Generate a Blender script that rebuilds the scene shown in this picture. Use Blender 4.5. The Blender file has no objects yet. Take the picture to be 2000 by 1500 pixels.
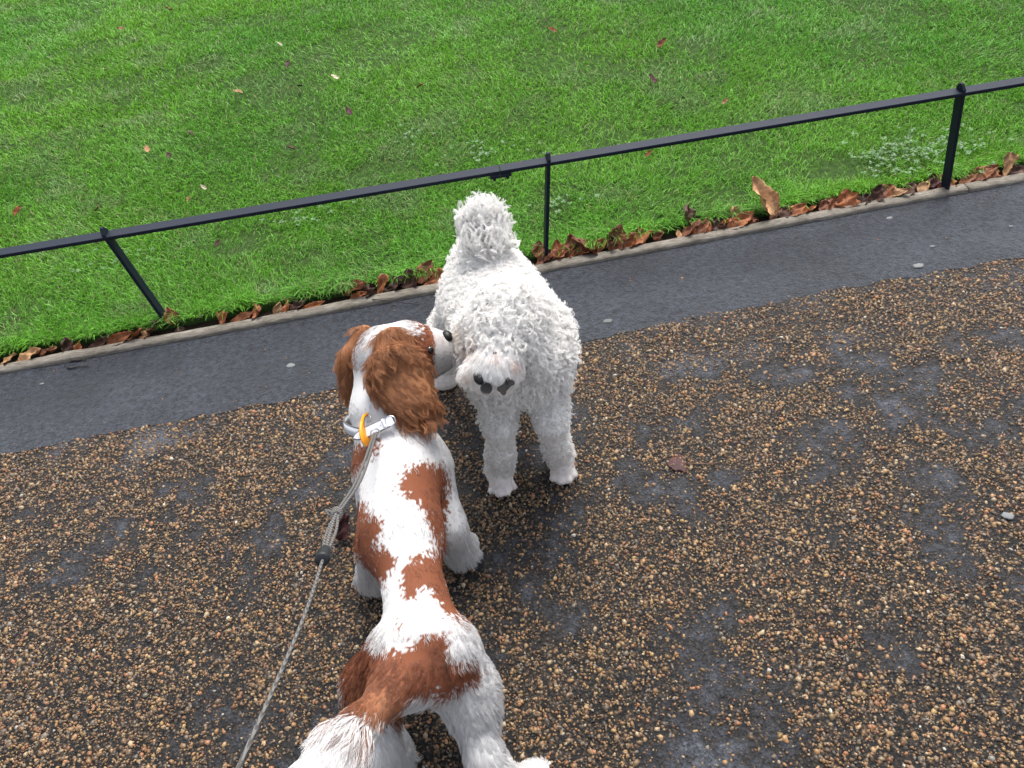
import bpy, bmesh, math, random
import numpy as np
from mathutils import Vector, Matrix, kdtree

random.seed(7); RNG = np.random.default_rng(7)
scene = bpy.context.scene
C = scene.collection

# ------------------------------------------------------------------ camera
H = 1.5; F = 1500.0
TH, RO, PS = math.radians(44), math.radians(9), math.radians(-2)
def _basis():
    f = np.array([-math.sin(PS)*math.cos(TH), math.cos(PS)*math.cos(TH), -math.sin(TH)])
    rt = np.array([math.cos(PS), math.sin(PS), 0.0]); up = np.cross(rt, f)
    c, s = math.cos(RO), math.sin(RO)
    return c*rt - s*up, s*rt + c*up, f
RT, UP, FW = _basis()
CAM = np.array([0, 0, H])
def at(px, py, z):
    """point at height z seen at a spot of the photograph (metres)"""
    d = FW + RT*(px-1000)/F + UP*(750-py)/F
    return CAM + d*((z-H)/d[2])
def aty(px, py, y):
    d = FW + RT*(px-1000)/F + UP*(750-py)/F
    return CAM + d*(y/d[1])
def proj(P):
    v = np.asarray(P, float)-CAM; d = v@FW
    return np.stack([1000+F*(v@RT)/d, 750-F*(v@UP)/d], -1)
cam = bpy.data.cameras.new('camera'); camo = bpy.data.objects.new('camera', cam); C.objects.link(camo)
m = Matrix.Identity(4)
for i in range(3):
    m[i][0], m[i][1], m[i][2], m[i][3] = RT[i], UP[i], -FW[i], CAM[i]
camo.matrix_world = m
cam.sensor_width = 36; cam.lens = 36*F/2000; cam.clip_start = .05; cam.clip_end = 500
scene.camera = camo

# ------------------------------------------------------------------ light: an overcast day
SUN_EL, SUN_AZ = math.radians(62), math.radians(20)     # azimuth from +Y towards +X
w = bpy.data.worlds.new('World'); scene.world = w; w.use_nodes = True
nt = w.node_tree; nt.nodes.clear()
sky = nt.nodes.new('ShaderNodeTexSky'); sky.sky_type = 'NISHITA'; sky.sun_disc = False
sky.sun_elevation = SUN_EL; sky.sun_rotation = SUN_AZ; sky.dust_density = 4; sky.air_density = 1; sky.ozone_density = 1
hs = nt.nodes.new('ShaderNodeHueSaturation'); hs.inputs['Saturation'].default_value = .48
bg = nt.nodes.new('ShaderNodeBackground'); bg.inputs['Strength'].default_value = .125
ow = nt.nodes.new('ShaderNodeOutputWorld')
nt.links.new(sky.outputs[0], hs.inputs['Color']); nt.links.new(hs.outputs[0], bg.inputs[0]); nt.links.new(bg.outputs[0], ow.inputs[0])
sl = bpy.data.lights.new('sun', 'SUN'); sl.energy = 1.5; sl.angle = math.radians(24); sl.color = (1, .97, .93)
so = bpy.data.objects.new('sun', sl); C.objects.link(so)
sd = Vector((math.sin(SUN_AZ)*math.cos(SUN_EL), math.cos(SUN_AZ)*math.cos(SUN_EL), math.sin(SUN_EL)))
so.rotation_euler = sd.to_track_quat('Z', 'Y').to_euler(); so.location = (0, 0, 6)
scene.view_settings.view_transform = 'Standard'; scene.view_settings.look = 'None'
scene.view_settings.gamma = 1; scene.view_settings.exposure = 1.3; scene.view_settings.use_curve_mapping = False
scene.cycles.max_bounces = 8; scene.cycles.diffuse_bounces = 4; scene.cycles.transparent_max_bounces = 8

# ------------------------------------------------------------------ helpers
def tag(o, label=None, cat=None, group=None, kind=None):
    for k, v in (('label', label), ('category', cat), ('group', group), ('kind', kind)):
        if v: o[k] = v
    return o
def empty(name, loc, **kw):
    o = bpy.data.objects.new(name, None); o.empty_display_size = .1; C.objects.link(o); o.location = loc
    return tag(o, **kw)
def link(name, me, mat, parent=None, smooth=True):
    o = bpy.data.objects.new(name, me); C.objects.link(o)
    if mat: me.materials.append(mat)
    if smooth and len(me.polygons): me.shade_smooth()
    if parent:
        o.parent = parent; o.matrix_parent_inverse = Matrix.Translation(parent.location).inverted() if parent.parent is None else Matrix.Identity(4)
    return o
def child(o, parent):
    o.parent = parent; o.matrix_parent_inverse = Matrix.Translation(parent.location).inverted()
def mesh_np(name, v, faces, k=4):
    """v (n,3), faces (m,k) arrays"""
    me = bpy.data.meshes.new(name); v = np.asarray(v, np.float32); faces = np.asarray(faces, np.int32)
    me.vertices.add(len(v)); me.vertices.foreach_set('co', v.ravel())
    nf, k = faces.shape
    me.loops.add(nf*k); me.loops.foreach_set('vertex_index', faces.ravel())
    me.polygons.add(nf); me.polygons.foreach_set('loop_start', np.arange(0, nf*k, k, dtype=np.int32))
    me.update(calc_edges=True); return me
def colattr(me, cols, dom='POINT', name='col'):
    a = me.attributes.new(name, 'FLOAT_COLOR', dom)
    c = np.ones((len(cols), 4), np.float32); c[:, :cols.shape[1]] = cols
    a.data.foreach_set('color', c.ravel())
def hash2(ix, iy, s=0):
    h = (ix.astype(np.int64)*374761393 + iy.astype(np.int64)*668265263 + s*1274126177) & 0x7fffffff
    h = ((h ^ (h >> 13))*1274126177) & 0x7fffffff
    return ((h ^ (h >> 16)) & 0xffff)/65535.0
def noise2(x, y, s=0):
    ix, iy = np.floor(x), np.floor(y); fx, fy = x-ix, y-iy
    fx = fx*fx*(3-2*fx); fy = fy*fy*(3-2*fy)
    a, b = hash2(ix, iy, s), hash2(ix+1, iy, s); c, d = hash2(ix, iy+1, s), hash2(ix+1, iy+1, s)
    return (a*(1-fx)+b*fx)*(1-fy)+(c*(1-fx)+d*fx)*fy
def fbm(x, y, s=0, o=4):
    r = 0; a = .5; t = 0
    for i in range(o):
        r = r+a*noise2(x*2**i+17*i, y*2**i+5*i, s+i); t += a; a *= .5
    return r/t
def norm(a): return a/np.maximum(np.linalg.norm(a, axis=-1, keepdims=True), 1e-9)

def mat(name, col=(.5, .5, .5), rough=.6, spec=.5, metal=0):
    m = bpy.data.materials.new(name); m.use_nodes = True
    b = m.node_tree.nodes['Principled BSDF']
    b.inputs['Base Color'].default_value = (*col, 1); b.inputs['Roughness'].default_value = rough
    b.inputs['Specular IOR Level'].default_value = spec; b.inputs['Metallic'].default_value = metal
    return m
class N:
    def __init__(s, m): s.t = m.node_tree; s.b = s.t.nodes['Principled BSDF']
    def new(s, k, **kw):
        n = s.t.nodes.new('ShaderNode'+k)
        for a, v in kw.items():
            if a in n.inputs.keys(): n.inputs[a].default_value = v
            else: setattr(n, a, v)
        return n
    def l(s, a, b): s.t.links.new(a, b)
    def ramp(s, fac, stops):
        r = s.new('ValToRGB'); e = r.color_ramp.elements
        while len(e) < len(stops): e.new(.5)
        for i, (p, c) in enumerate(stops):
            e[i].position = p; e[i].color = (*c, 1) if len(c) == 3 else c
        s.l(fac, r.inputs[0]); return r.outputs[0]
    def noise(s, scale, detail=4, rough=.6, vec=None, dist=0):
        n = s.new('TexNoise'); n.inputs['Scale'].default_value = scale; n.inputs['Detail'].default_value = detail
        n.inputs['Roughness'].default_value = rough; n.inputs['Distortion'].default_value = dist
        if vec is None: vec = s.pos()
        s.l(vec, n.inputs['Vector']); return n.outputs['Fac']
    def pos(s):
        if not hasattr(s, '_p'): s._p = s.new('NewGeometry').outputs['Position']
        return s._p
    def mix(s, fac, a, b, mode='MIX'):
        n = s.new('MixRGB'); n.blend_type = mode
        for i, x in ((0, fac), (1, a), (2, b)):
            if hasattr(x, 'is_linked'): s.l(x, n.inputs[i])
            else: n.inputs[i].default_value = x if i == 0 else (*x, 1)
        return n.outputs[0]
    def math(s, op, a, b=0):
        n = s.new('Math'); n.operation = op
        for i, x in ((0, a), (1, b)):
            if hasattr(x, 'is_linked'): s.l(x, n.inputs[i])
            else: n.inputs[i].default_value = x
        return n.outputs[0]
    def bump(s, h, strength, dist, prev=None):
        n = s.new('Bump'); n.inputs['Strength'].default_value = strength; n.inputs['Distance'].default_value = dist
        s.l(h, n.inputs['Height'])
        if prev is not None: s.l(prev, n.inputs['Normal'])
        return n.outputs[0]

def attr_mat(name, rough, spec, trans=0.0, sheen=0):
    m = mat(name, rough=rough, spec=spec); n = N(m)
    a = n.new('Attribute', attribute_name='col'); n.l(a.outputs['Color'], n.b.inputs['Base Color'])
    if trans:
        out = [x for x in n.t.nodes if x.type == 'OUTPUT_MATERIAL'][0]
        t = n.new('BsdfTranslucent'); n.l(a.outputs['Color'], t.inputs['Color'])
        mx = n.new('MixShader'); mx.inputs[0].default_value = trans
        n.l(n.b.outputs[0], mx.inputs[1]); n.l(t.outputs[0], mx.inputs[2]); n.l(mx.outputs[0], out.inputs[0])
    return m

# ------------------------------------------------------------------ lines of the place (kerb, gutter, strip edge) as y(x)
def line(pts, z):
    P = np.array([at(x, y, z) for x, y in pts])
    s0 = (P[-1, 1]-P[0, 1])/(P[-1, 0]-P[0, 0])
    xs = np.concatenate([[-40], P[:, 0], [40]])
    ys = np.concatenate([[P[0, 1]+s0*(-40-P[0, 0])], P[:, 1], [P[-1, 1]+s0*(40-P[-1, 0])]])
    return lambda x: np.interp(x, xs, ys)
KZ = .016
kerb_near = line([(0, 725), (500, 634), (1080, 523), (1500, 444), (2000, 350)], KZ)
kerb_far = lambda x: kerb_near(x)+.042
strip_near = line([(0, 886), (640, 763), (1130, 665), (1600, 570), (2000, 500)], .004)
lawn_edge = lambda x: kerb_far(x)+.055+.03*(fbm(np.asarray(x)*4, np.asarray(x)*0+3.3, 5)-.5)
LZ = .035
def lawn_h(x, y):
    return LZ+.03*(fbm(x*1.3, y*1.3, 21, 3)-.5)+.012*(fbm(x*7, y*7, 22, 2)-.5)

def strip_mesh(name, ya, yb, za, zb, x0=-30, x1=30, ny=2, fine=(-3, 3, .02), zf=None):
    xs = np.unique(np.concatenate([np.linspace(x0, fine[0], 20), np.arange(fine[0], fine[1], fine[2]), np.linspace(fine[1], x1, 20)]))
    t = np.linspace(0, 1, ny)
    X = np.repeat(xs[:, None], ny, 1); Y = ya(xs)[:, None]*(1-t)+yb(xs)[:, None]*t
    Z = np.full_like(X, 0)+za*(1-t)+zb*t
    if zf is not None: Z = zf(X, Y)
    v = np.stack([X, Y, Z], -1).reshape(-1, 3); n = len(xs)
    i = np.arange(n-1)[:, None]*ny+np.arange(ny-1)[None]
    f = np.stack([i, i+ny, i+ny+1, i+1], -1).reshape(-1, 4)
    return mesh_np(name, v, f)

# ground far sheet
g = mat('earth', (.05, .04, .03), .9)
n = N(g); n.l(n.ramp(n.noise(3), [(.3, (.03, .05, .015)), (.7, (.06, .09, .025))]), n.b.inputs['Base Color'])
o = link('ground', mesh_np('ground', [(-200, -200, -.09), (200, -200, -.09), (200, 200, -.09), (-200, 200, -.09)], [(0, 1, 2, 3)]), g, smooth=False); tag(o, kind='structure')

# path: dark worn asphalt between the stone chips
def wear(x, y): return .72*fbm(x*10, y*10, 91, 5)+.28*fbm(x*3, y*3, 95, 3)      # 1 = stones worn away
pm = mat('path_asphalt', (.05, .05, .05), .5); n = N(pm)
wa = n.new('Attribute', attribute_name='col').outputs['Fac']
fine = n.noise(170, 4, .75); mid = n.noise(45, 5, .75)
mixw = n.math('ADD', n.math('MULTIPLY', wa, .55), n.math('MULTIPLY', mid, .45))
c1 = n.ramp(mixw, [(.46, (.005, .005, .006)), (.53, (.013, .0135, .016)), (.61, (.042, .045, .053)), (.69, (.10, .106, .12))])
c2 = n.mix(.85, c1, n.ramp(fine, [(.32, (.25, .25, .25)), (.5, (.8, .8, .82)), (.72, (1.7, 1.7, 1.75))]), 'MULTIPLY')
cell = n.new('TexVoronoi'); cell.inputs['Scale'].default_value = 150; cell.inputs['Randomness'].default_value = 1; n.l(n.pos(), cell.inputs['Vector'])
sv = n.new('SeparateXYZ'); n.l(cell.outputs['Color'], sv.inputs[0])
stone = n.ramp(sv.outputs[0], [(.15, (.006, .006, .007)), (.45, (.018, .015, .013)), (.7, (.045, .034, .025)), (.92, (.085, .06, .038))])
stone = n.mix(1, stone, n.ramp(cell.outputs['Distance'], [(.25, (1.2, 1.2, 1.2)), (.6, (.25, .25, .25))]), 'MULTIPLY')
worn = n.ramp(mixw, [(.50, (0, 0, 0)), (.60, (1, 1, 1))])
n.l(n.mix(worn, stone, c2), n.b.inputs['Base Color']); n.b.inputs['Specular IOR Level'].default_value = .3
n.l(n.ramp(mid, [(.3, (.36, .36, .36)), (.7, (.6, .6, .6))]), n.b.inputs['Roughness'])
cb = n.new('Bump', invert=True); cb.inputs['Strength'].default_value = .9; cb.inputs['Distance'].default_value = .004; n.l(cell.outputs['Distance'], cb.inputs['Height'])
n.l(n.bump(fine, .8, .004, n.bump(mid, .9, .010, cb.outputs[0])), n.b.inputs['Normal'])
xs = np.unique(np.concatenate([np.linspace(-30, -3, 14), np.arange(-3, 3.2, .016), np.linspace(3.2, 30, 14)]))
tt = np.unique(np.concatenate([np.linspace(-30, -.1, 8), np.arange(-.1, 1.0001, .009)]))
X = np.repeat(xs[:, None], len(tt), 1); Y = tt[None]*(strip_near(xs)[:, None]+.05)
Z = .0022*(fbm(X*22, Y*22, 13, 3)-.5); ny = len(tt); i = np.arange(len(xs)-1)[:, None]*ny+np.arange(ny-1)[None]
me = mesh_np('path', np.stack([X, Y, Z-.001], -1).reshape(-1, 3), np.stack([i, i+ny, i+ny+1, i+1], -1).reshape(-1, 4))
wv = wear(X, Y).reshape(-1, 1); colattr(me, np.repeat(wv, 3, 1))
o = link('path', me, pm); tag(o, kind='structure')

# smooth asphalt strip along the kerb
am = mat('strip_asphalt', (.05, .05, .055), .45); n = N(am)
fine = n.noise(220, 3, .75); mid = n.noise(70, 4, .7); big = n.noise(3, 4)
vo = n.new('TexVoronoi'); vo.inputs['Scale'].default_value = 130; n.l(n.pos(), vo.inputs['Vector'])
spk = n.new('TexVoronoi'); spk.inputs['Scale'].default_value = 55; n.l(n.pos(), spk.inputs['Vector'])
crv = n.noise(60, 7, .82)
base = n.ramp(crv, [(.36, (.005, .0055, .007)), (.45, (.030, .034, .043)), (.55, (.052, .059, .075)), (.72, (.092, .103, .128))])
base = n.mix(.7, base, n.ramp(fine, [(.3, (.4, .4, .4)), (.6, (1, 1, 1)), (.8, (1.5, 1.5, 1.5))]), 'MULTIPLY')
base = n.mix(.8, base, n.ramp(big, [(.32, (.55, .55, .55)), (.5, (1, 1, 1)), (.68, (1.35, 1.35, 1.38))]), 'MULTIPLY')
sm = n.ramp(spk.outputs['Distance'], [(.05, (1, 1, 1)), (.09, (0, 0, 0))])
sr = n.ramp(spk.outputs['Color'], [(.9, (0, 0, 0)), (.93, (1, 1, 1))])
n.l(n.mix(n.math('MULTIPLY', sm, sr), base, (.3, .3, .3)), n.b.inputs['Base Color'])
n.l(n.ramp(mid, [(.3, (.5, .5, .5)), (.7, (.42, .42, .42))]), n.b.inputs['Roughness'])
n.l(n.bump(crv, 1, .012, n.bump(vo.outputs['Distance'], .8, .006)), n.b.inputs['Normal'])
rag = lambda x: strip_near(x)+.012*(fbm(x*25, x*0, 9)-.5)*2
def strip_z(X, Y): return np.where(np.arange(X.shape[1])[None] == 0, -.0005, .0035)+.0025*(fbm(X*3, Y*3, 14)-.5)
o = link('asphalt_strip', strip_mesh('asphalt_strip', rag, lambda x: kerb_near(x)+.01, .005, .005, ny=6, zf=strip_z), am, smooth=False); tag(o, kind='structure')

# soil in the gutter behind the kerb
sm_ = mat('soil', (.03, .02, .014), .95, .2); n = N(sm_)
n.l(n.ramp(n.noise(60, 5, .7), [(.3, (.012, .008, .006)), (.7, (.05, .033, .022))]), n.b.inputs['Base Color'])
n.l(n.bump(n.noise(90, 4), 1, .01), n.b.inputs['Normal'])
o = link('soil_gutter', strip_mesh('soil_gutter', lambda x: kerb_far(x)-.02, lambda x: lawn_edge(x)+.1, -.012, -.004), sm_); tag(o, kind='structure')

# lawn sheet
lm = mat('lawn_soil', (.03, .05, .015), .95, .1); n = N(lm)
n.l(n.ramp(n.noise(40, 5, .7), [(.3, (.016, .034, .008)), (.7, (.045, .085, .02))]), n.b.inputs['Base Color'])
xs = np.unique(np.concatenate([np.linspace(-60, -6, 12), np.arange(-6, 6, .05), np.linspace(6, 60, 12)]))
ys = np.concatenate([[0, .004, .02], np.arange(.05, 8, .06), np.linspace(8, 80, 14)])
X = np.repeat(xs[:, None], len(ys), 1); Y = lawn_edge(xs)[:, None]+ys[None]
Z = lawn_h(X, Y)-.012; Z[:, 0] = -.03; Z[:, 1] -= .018; Z[:, 2] -= .004
ny = len(ys); i = np.arange(len(xs)-1)[:, None]*ny+np.arange(ny-1)[None]
o = link('lawn', mesh_np('lawn', np.stack([X, Y, Z], -1).reshape(-1, 3), np.stack([i, i+ny, i+ny+1, i+1], -1).reshape(-1, 4)), lm); tag(o, kind='structure')

# kerb: long pale edging stones laid end to end
km = mat('edging_stone', (.3, .28, .24), .8, .3); n = N(km)
mp = n.new('Mapping'); mp.inputs['Scale'].default_value = (.15, 1, 1); n.l(n.pos(), mp.inputs['Vector'])
gr = n.noise(190, 5, .7, mp.outputs[0]); bl = n.noise(14, 4, .6); ln_ = n.noise(5, 3)
cc = n.ramp(gr, [(.25, (.05, .043, .034)), (.5, (.17, .15, .122)), (.75, (.28, .255, .215))])
cc = n.mix(.75, cc, n.ramp(bl, [(.3, (.5, .48, .45)), (.6, (1.05, 1.05, 1.05))]), 'MULTIPLY')
n.l(cc, n.b.inputs['Base Color']); n.l(n.bump(gr, .6, .003, n.bump(bl, .5, .004)), n.b.inputs['Normal'])
kerb = empty('kerb', (0, float(kerb_near(0)), 0), kind='structure')
def joint_x(px, py): return float(at(px, py, KZ)[0])
jx = [-4.2, -2.55, joint_x(-60, 728), joint_x(905, 552), joint_x(1888, 365), 3.4, 5.0]
for a, b in zip(jx[:-1], jx[1:]):
    xs = np.arange(a+.003, b-.003, .025); xs = np.append(xs, b-.003)
    yn = kerb_near(xs)+.004*(fbm(xs*9, xs*0, 31)-.5); yf = kerb_far(xs)+.008*(fbm(xs*9, xs*0, 32)-.5)
    zt = KZ+.006*(fbm(xs*6, xs*0, 33)-.5)
    prof = [(yn, -.05+0*zt), (yn, zt-.006), (yn+.005, zt), (yf-.006, zt+.001), (yf, zt-.006), (yf, -.05+0*zt)]
    V = np.stack([np.stack([xs, y, z], -1) for y, z in prof], 1); k = 6; nn = len(xs)
    i = np.arange(nn-1)[:, None]*k+np.arange(k-1)[None]
    f = np.stack([i, i+1, i+k+1, i+k], -1).reshape(-1, 4)
    caps = [[0, 5, 4, 1], [1, 4, 3, 2]]; e = (nn-1)*k; caps += [[e, e+1, e+4, e+5], [e+1, e+2, e+3, e+4]]
    link('kerb_stone', mesh_np('kerb_stone', V.reshape(-1, 3), np.concatenate([f, caps])), km, kerb, smooth=False)

# ------------------------------------------------------------------ ground cover: dense in the middle, repeated tiles further out
def seen_cells(cs, i0, i1, j0, j1, pad=40):
    """square cells of the ground near the two dogs that get their own cover; the rest gets a repeated tile"""
    t = np.linspace(0, 1, 6); I, J = np.meshgrid(np.arange(i0, i1), np.arange(j0, j1), indexing='ij'); out = np.zeros(I.shape, bool)
    for a in t:
        for b in t:
            P = np.stack([(I+a)*cs, (J+b)*cs, 0*I], -1).reshape(-1, 3); dpt = (P-CAM)@FW; q = proj(P)
            out |= ((dpt > .2) & (q[:, 0] > -pad) & (q[:, 0] < 2000+pad) & (q[:, 1] > -pad) & (q[:, 1] < 1500+pad)).reshape(I.shape)
    return out
def add_tiles(o, tile_me, pts, rots):
    to = bpy.data.objects.new('cover_tile', tile_me); pm_ = bpy.data.meshes.new('cover_points')
    pm_.vertices.add(len(pts)); pm_.vertices.foreach_set('co', np.asarray(pts, np.float32).ravel())
    ra = pm_.attributes.new('turn', 'FLOAT', 'POINT'); ra.data.foreach_set('value', np.asarray(rots, np.float32))
    po = bpy.data.objects.new('cover_points', pm_)
    ng = bpy.data.node_groups.new('ground_cover', 'GeometryNodeTree')
    ng.interface.new_socket('Geometry', in_out='INPUT', socket_type='NodeSocketGeometry'); ng.interface.new_socket('Geometry', in_out='OUTPUT', socket_type='NodeSocketGeometry')
    nn = lambda k: ng.nodes.new(k)
    gi, go = nn('NodeGroupInput'), nn('NodeGroupOutput'); a, b = nn('GeometryNodeObjectInfo'), nn('GeometryNodeObjectInfo')
    a.inputs['Object'].default_value = to; b.inputs['Object'].default_value = po
    mp_, ip, na, cx, jg = nn('GeometryNodeMeshToPoints'), nn('GeometryNodeInstanceOnPoints'), nn('GeometryNodeInputNamedAttribute'), nn('ShaderNodeCombineXYZ'), nn('GeometryNodeJoinGeometry')
    na.data_type = 'FLOAT'; na.inputs['Name'].default_value = 'turn'; L_ = ng.links.new
    L_(b.outputs['Geometry'], mp_.inputs['Mesh']); L_(mp_.outputs[0], ip.inputs['Points']); L_(a.outputs['Geometry'], ip.inputs['Instance'])
    L_(na.outputs['Attribute'], cx.inputs[2]); L_(cx.outputs[0], ip.inputs['Rotation'])
    L_(gi.outputs[0], jg.inputs[0]); L_(ip.outputs[0], jg.inputs[0]); L_(jg.outputs[0], go.inputs[0])
    md = o.modifiers.new('ground_cover', 'NODES'); md.node_group = ng
# ------------------------------------------------------------------ grass (one mass)
def blades(x, y, z, L, wd, lean, col, bend=.6):
    n = len(x); a = RNG.uniform(0, 2*math.pi, n); ca, sa = np.cos(a), np.sin(a)
    lx, ly = lean[:, 0], lean[:, 1]
    base = np.stack([x, y, z], -1); side = np.stack([ca, sa, 0*a], -1)*wd[:, None]/2
    up = norm(np.stack([lx, ly, np.ones(n)], -1)); out = np.stack([lx, ly, 0*lx], -1)
    mid = base+up*(L*.55)[:, None]
    tip = mid+norm(up+out*bend*2.2-np.array([0, 0, bend*.6]))*(L*.5)[:, None]
    V = np.stack([base-side, base+side, mid-side*.85, mid+side*.85, tip], 1).reshape(-1, 3)
    i = np.arange(n)*5
    T = np.concatenate([np.stack([i, i+1, i+3], -1), np.stack([i, i+3, i+2], -1), np.stack([i+2, i+3, i+4], -1)])
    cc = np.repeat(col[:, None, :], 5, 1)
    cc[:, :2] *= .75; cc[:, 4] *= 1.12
    return V, T, cc.reshape(-1, 3)
def grass_color(x, y, n):
    t = fbm(x*2.1, y*2.1, 41, 4); t2 = fbm(x*.55+3, y*.55, 44, 3); d = fbm(x*5, y*5, 47, 3)
    c = np.array([.100, .290, .030])*np.ones((n, 1))
    c = c+np.clip((t-.48)*4, -1, 1)[:, None]*np.array([.020, .030, .006])
    c = c+np.clip((t2-.5)*5, -1, 1)[:, None]*np.array([.026, .028, -.008])
    pale = np.clip((d-.55)*5, 0, 1)[:, None]; c = c*(1-.5*pale)+np.array([.17, .26, .11])*.5*pale
    c = c*RNG.uniform(.5, 1.7, (n, 1))
    old = RNG.random(n) < .035+.07*np.clip((d-.5)*6, 0, 1)
    c[old] = np.array([.32, .32, .14])*RNG.uniform(.6, 1.2, (old.sum(), 1))
    return c
def in_view(x, y, pad=.35):
    p = proj(np.stack([x, y, 0*x], -1)); return (p[:, 0] > -2000*pad*.35) & (p[:, 0] < 2000*(1+pad*.35)) & (p[:, 1] > -2000*.1) & (p[:, 1] < 1700)
VV, TT, CC, nb = [], [], [], 0
def add_grass(x, y, L, wd, spread, toward=None, z=None, shade=1.0, bend=.6):
    global nb
    n = len(x); le = RNG.normal(0, spread, (n, 2))
    flow = np.stack([fbm(x*3, y*3, 61)-.5, fbm(x*3, y*3, 62)-.5], -1)*1.6
    le = le+flow
    if toward is not None: le = le+toward
    if z is None: z = lawn_h(x, y)-.014
    V, T, c = blades(x, y, z, L, wd, le, grass_color(x, y, n)*shade, bend)
    VV.append(V); TT.append(T+nb); CC.append(c); nb += len(V)
N0 = 1150000
x = RNG.uniform(-5.5, 5.5, N0); dep = RNG.random(N0)**1.75*7.2; y = lawn_edge(x)+.002+dep
bare = fbm(x*3.2, y*3.2, 51, 4)
GC = .8; gi0, gi1, gj0, gj1 = -9, 10, 1, 13; gseen = seen_cells(GC, gi0, gi1, gj0, gj1)
gedge = np.array([[(j*GC < float(lawn_edge(np.linspace(i*GC, i*GC+GC, 9)).max())+.01) for j in range(gj0, gj1)] for i in range(gi0, gi1)]) & (np.abs(np.arange(gi0, gi1)*GC+.2) < 4)[:, None]
ci_, cj_ = np.clip(np.floor(x/GC).astype(int)-gi0, 0, gi1-gi0-1), np.clip(np.floor(y/GC).astype(int)-gj0, 0, gj1-gj0-1)
keep = (gseen | gedge)[ci_, cj_] & (RNG.random(N0) < np.clip((.70-bare)*7, .35, 1))
# two worn patches near the right-hand post
for px, py, r in ((1590, 318, .10), (1420, 370, .07), (1665, 330, .06), (1290, 255, .05), (470, 470, .09), (1640, 325, .07), (590, 500, .06)):
    c = at(px, py, LZ); dd = ((x-c[0])/1.7)**2+(y-c[1])**2
    keep &= ~((dd < r*r*RNG.uniform(.4, 1.4, N0)) & (RNG.random(N0) < .72))
x, y, dep = x[keep], y[keep], dep[keep]
n_ = len(x); far = np.clip(dep/5, 0, 1)
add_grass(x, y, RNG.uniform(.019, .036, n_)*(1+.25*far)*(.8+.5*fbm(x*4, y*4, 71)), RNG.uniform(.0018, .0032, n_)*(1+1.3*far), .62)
# longer fringe hanging over the lawn edge
n_ = 34000; x = RNG.uniform(-4, 4.4, n_); tuft = fbm(x*9, x*0, 81, 3); k = RNG.random(n_) < np.clip((tuft-.25)*2.2, .15, 1); x = x[k]; n_ = len(x)
y = lawn_edge(x)+RNG.uniform(-.004, .05, n_)
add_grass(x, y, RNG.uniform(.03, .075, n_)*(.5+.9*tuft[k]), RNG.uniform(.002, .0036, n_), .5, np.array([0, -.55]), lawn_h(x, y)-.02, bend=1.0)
print('grass blades', nb//5)
me = mesh_np('grass', np.concatenate(VV), np.concatenate(TT)); colattr(me, np.concatenate(CC))
o = link('grass', me, attr_mat('grass_blade', .5, .35, .35), smooth=False)
gm_ = bpy.data.materials['grass_blade']; VV, TT, CC, nb = [], [], [], 0
x = RNG.uniform(-GC/2, GC/2, 9000)+3.2; y = RNG.uniform(-GC/2, GC/2, 9000)+5.2
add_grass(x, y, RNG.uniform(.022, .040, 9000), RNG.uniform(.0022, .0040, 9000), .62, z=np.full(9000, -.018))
tm = mesh_np('grass_tile', np.concatenate(VV)-np.array([3.2, 5.2, 0]), np.concatenate(TT)); colattr(tm, np.concatenate(CC)); tm.materials.append(gm_)
tp_, tr_ = [], []
for i in range(gi0, gi1):
    for j in range(gj0, gj1):
        cxy = np.array([(i+.5)*GC, (j+.5)*GC])
        if (gseen | gedge)[i-gi0, j-gj0] or j*GC < float(lawn_edge(np.linspace(i*GC, i*GC+GC, 9)).max()): continue
        tp_.append((cxy[0], cxy[1], float(lawn_h(cxy[:1], cxy[1:])[0]))); tr_.append(RNG.integers(4)*math.pi/2)
add_tiles(o, tm, tp_, tr_)
tag(o, 'short green mown grass covering the lawn behind the railing', 'grass', kind='stuff')

# pale broad-leaved clover patches in the lawn
V, T, CL, nv = [], [], [], 0
for px, py, r, cnt in ((1800, 300, .16, 90), (1740, 310, .1, 50), (1840, 290, .1, 30), (600, 425, .12, 22), (960, 295, .13, 30), (1100, 395, .06, 12), (230, 515, .1, 18), (790, 270, .12, 16)):
    c0 = at(px, py, LZ)
    for _ in range(cnt):
        bx, by = c0[0]+random.gauss(0, r*.8), c0[1]+random.gauss(0, r*.45); s = random.uniform(.005, .009)
        bz = float(lawn_h(np.array([bx]), np.array([by]))[0])+random.uniform(.004, .02); a0 = random.uniform(0, 6.28)
        for q in range(3):
            a = a0+q*2.09; u = np.array([math.cos(a), math.sin(a), .15]); v = np.array([-math.sin(a), math.cos(a), random.uniform(-.3, .3)])
            b = np.array([bx, by, bz]); pts = [b, b+u*s*.7+v*s*.55, b+u*s*1.35+v*s*.35, b+u*s*1.25-v*s*.05, b+u*s*1.35-v*s*.4, b+u*s*.7-v*s*.55]
            V += pts; T += [(nv, nv+1, nv+2), (nv, nv+2, nv+3), (nv, nv+3, nv+4), (nv, nv+4, nv+5)]; nv += 6
            CL += [np.array([.085, .19, .06])*random.uniform(.6, 1.2)]*6
me = mesh_np('clover', np.array(V), np.array(T)); colattr(me, np.array(CL))
tag(link('clover', me, attr_mat('clover_leaf', .5, .4, .25), smooth=False), 'pale broad clover leaves growing in patches through the lawn', 'clover', kind='stuff')

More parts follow.
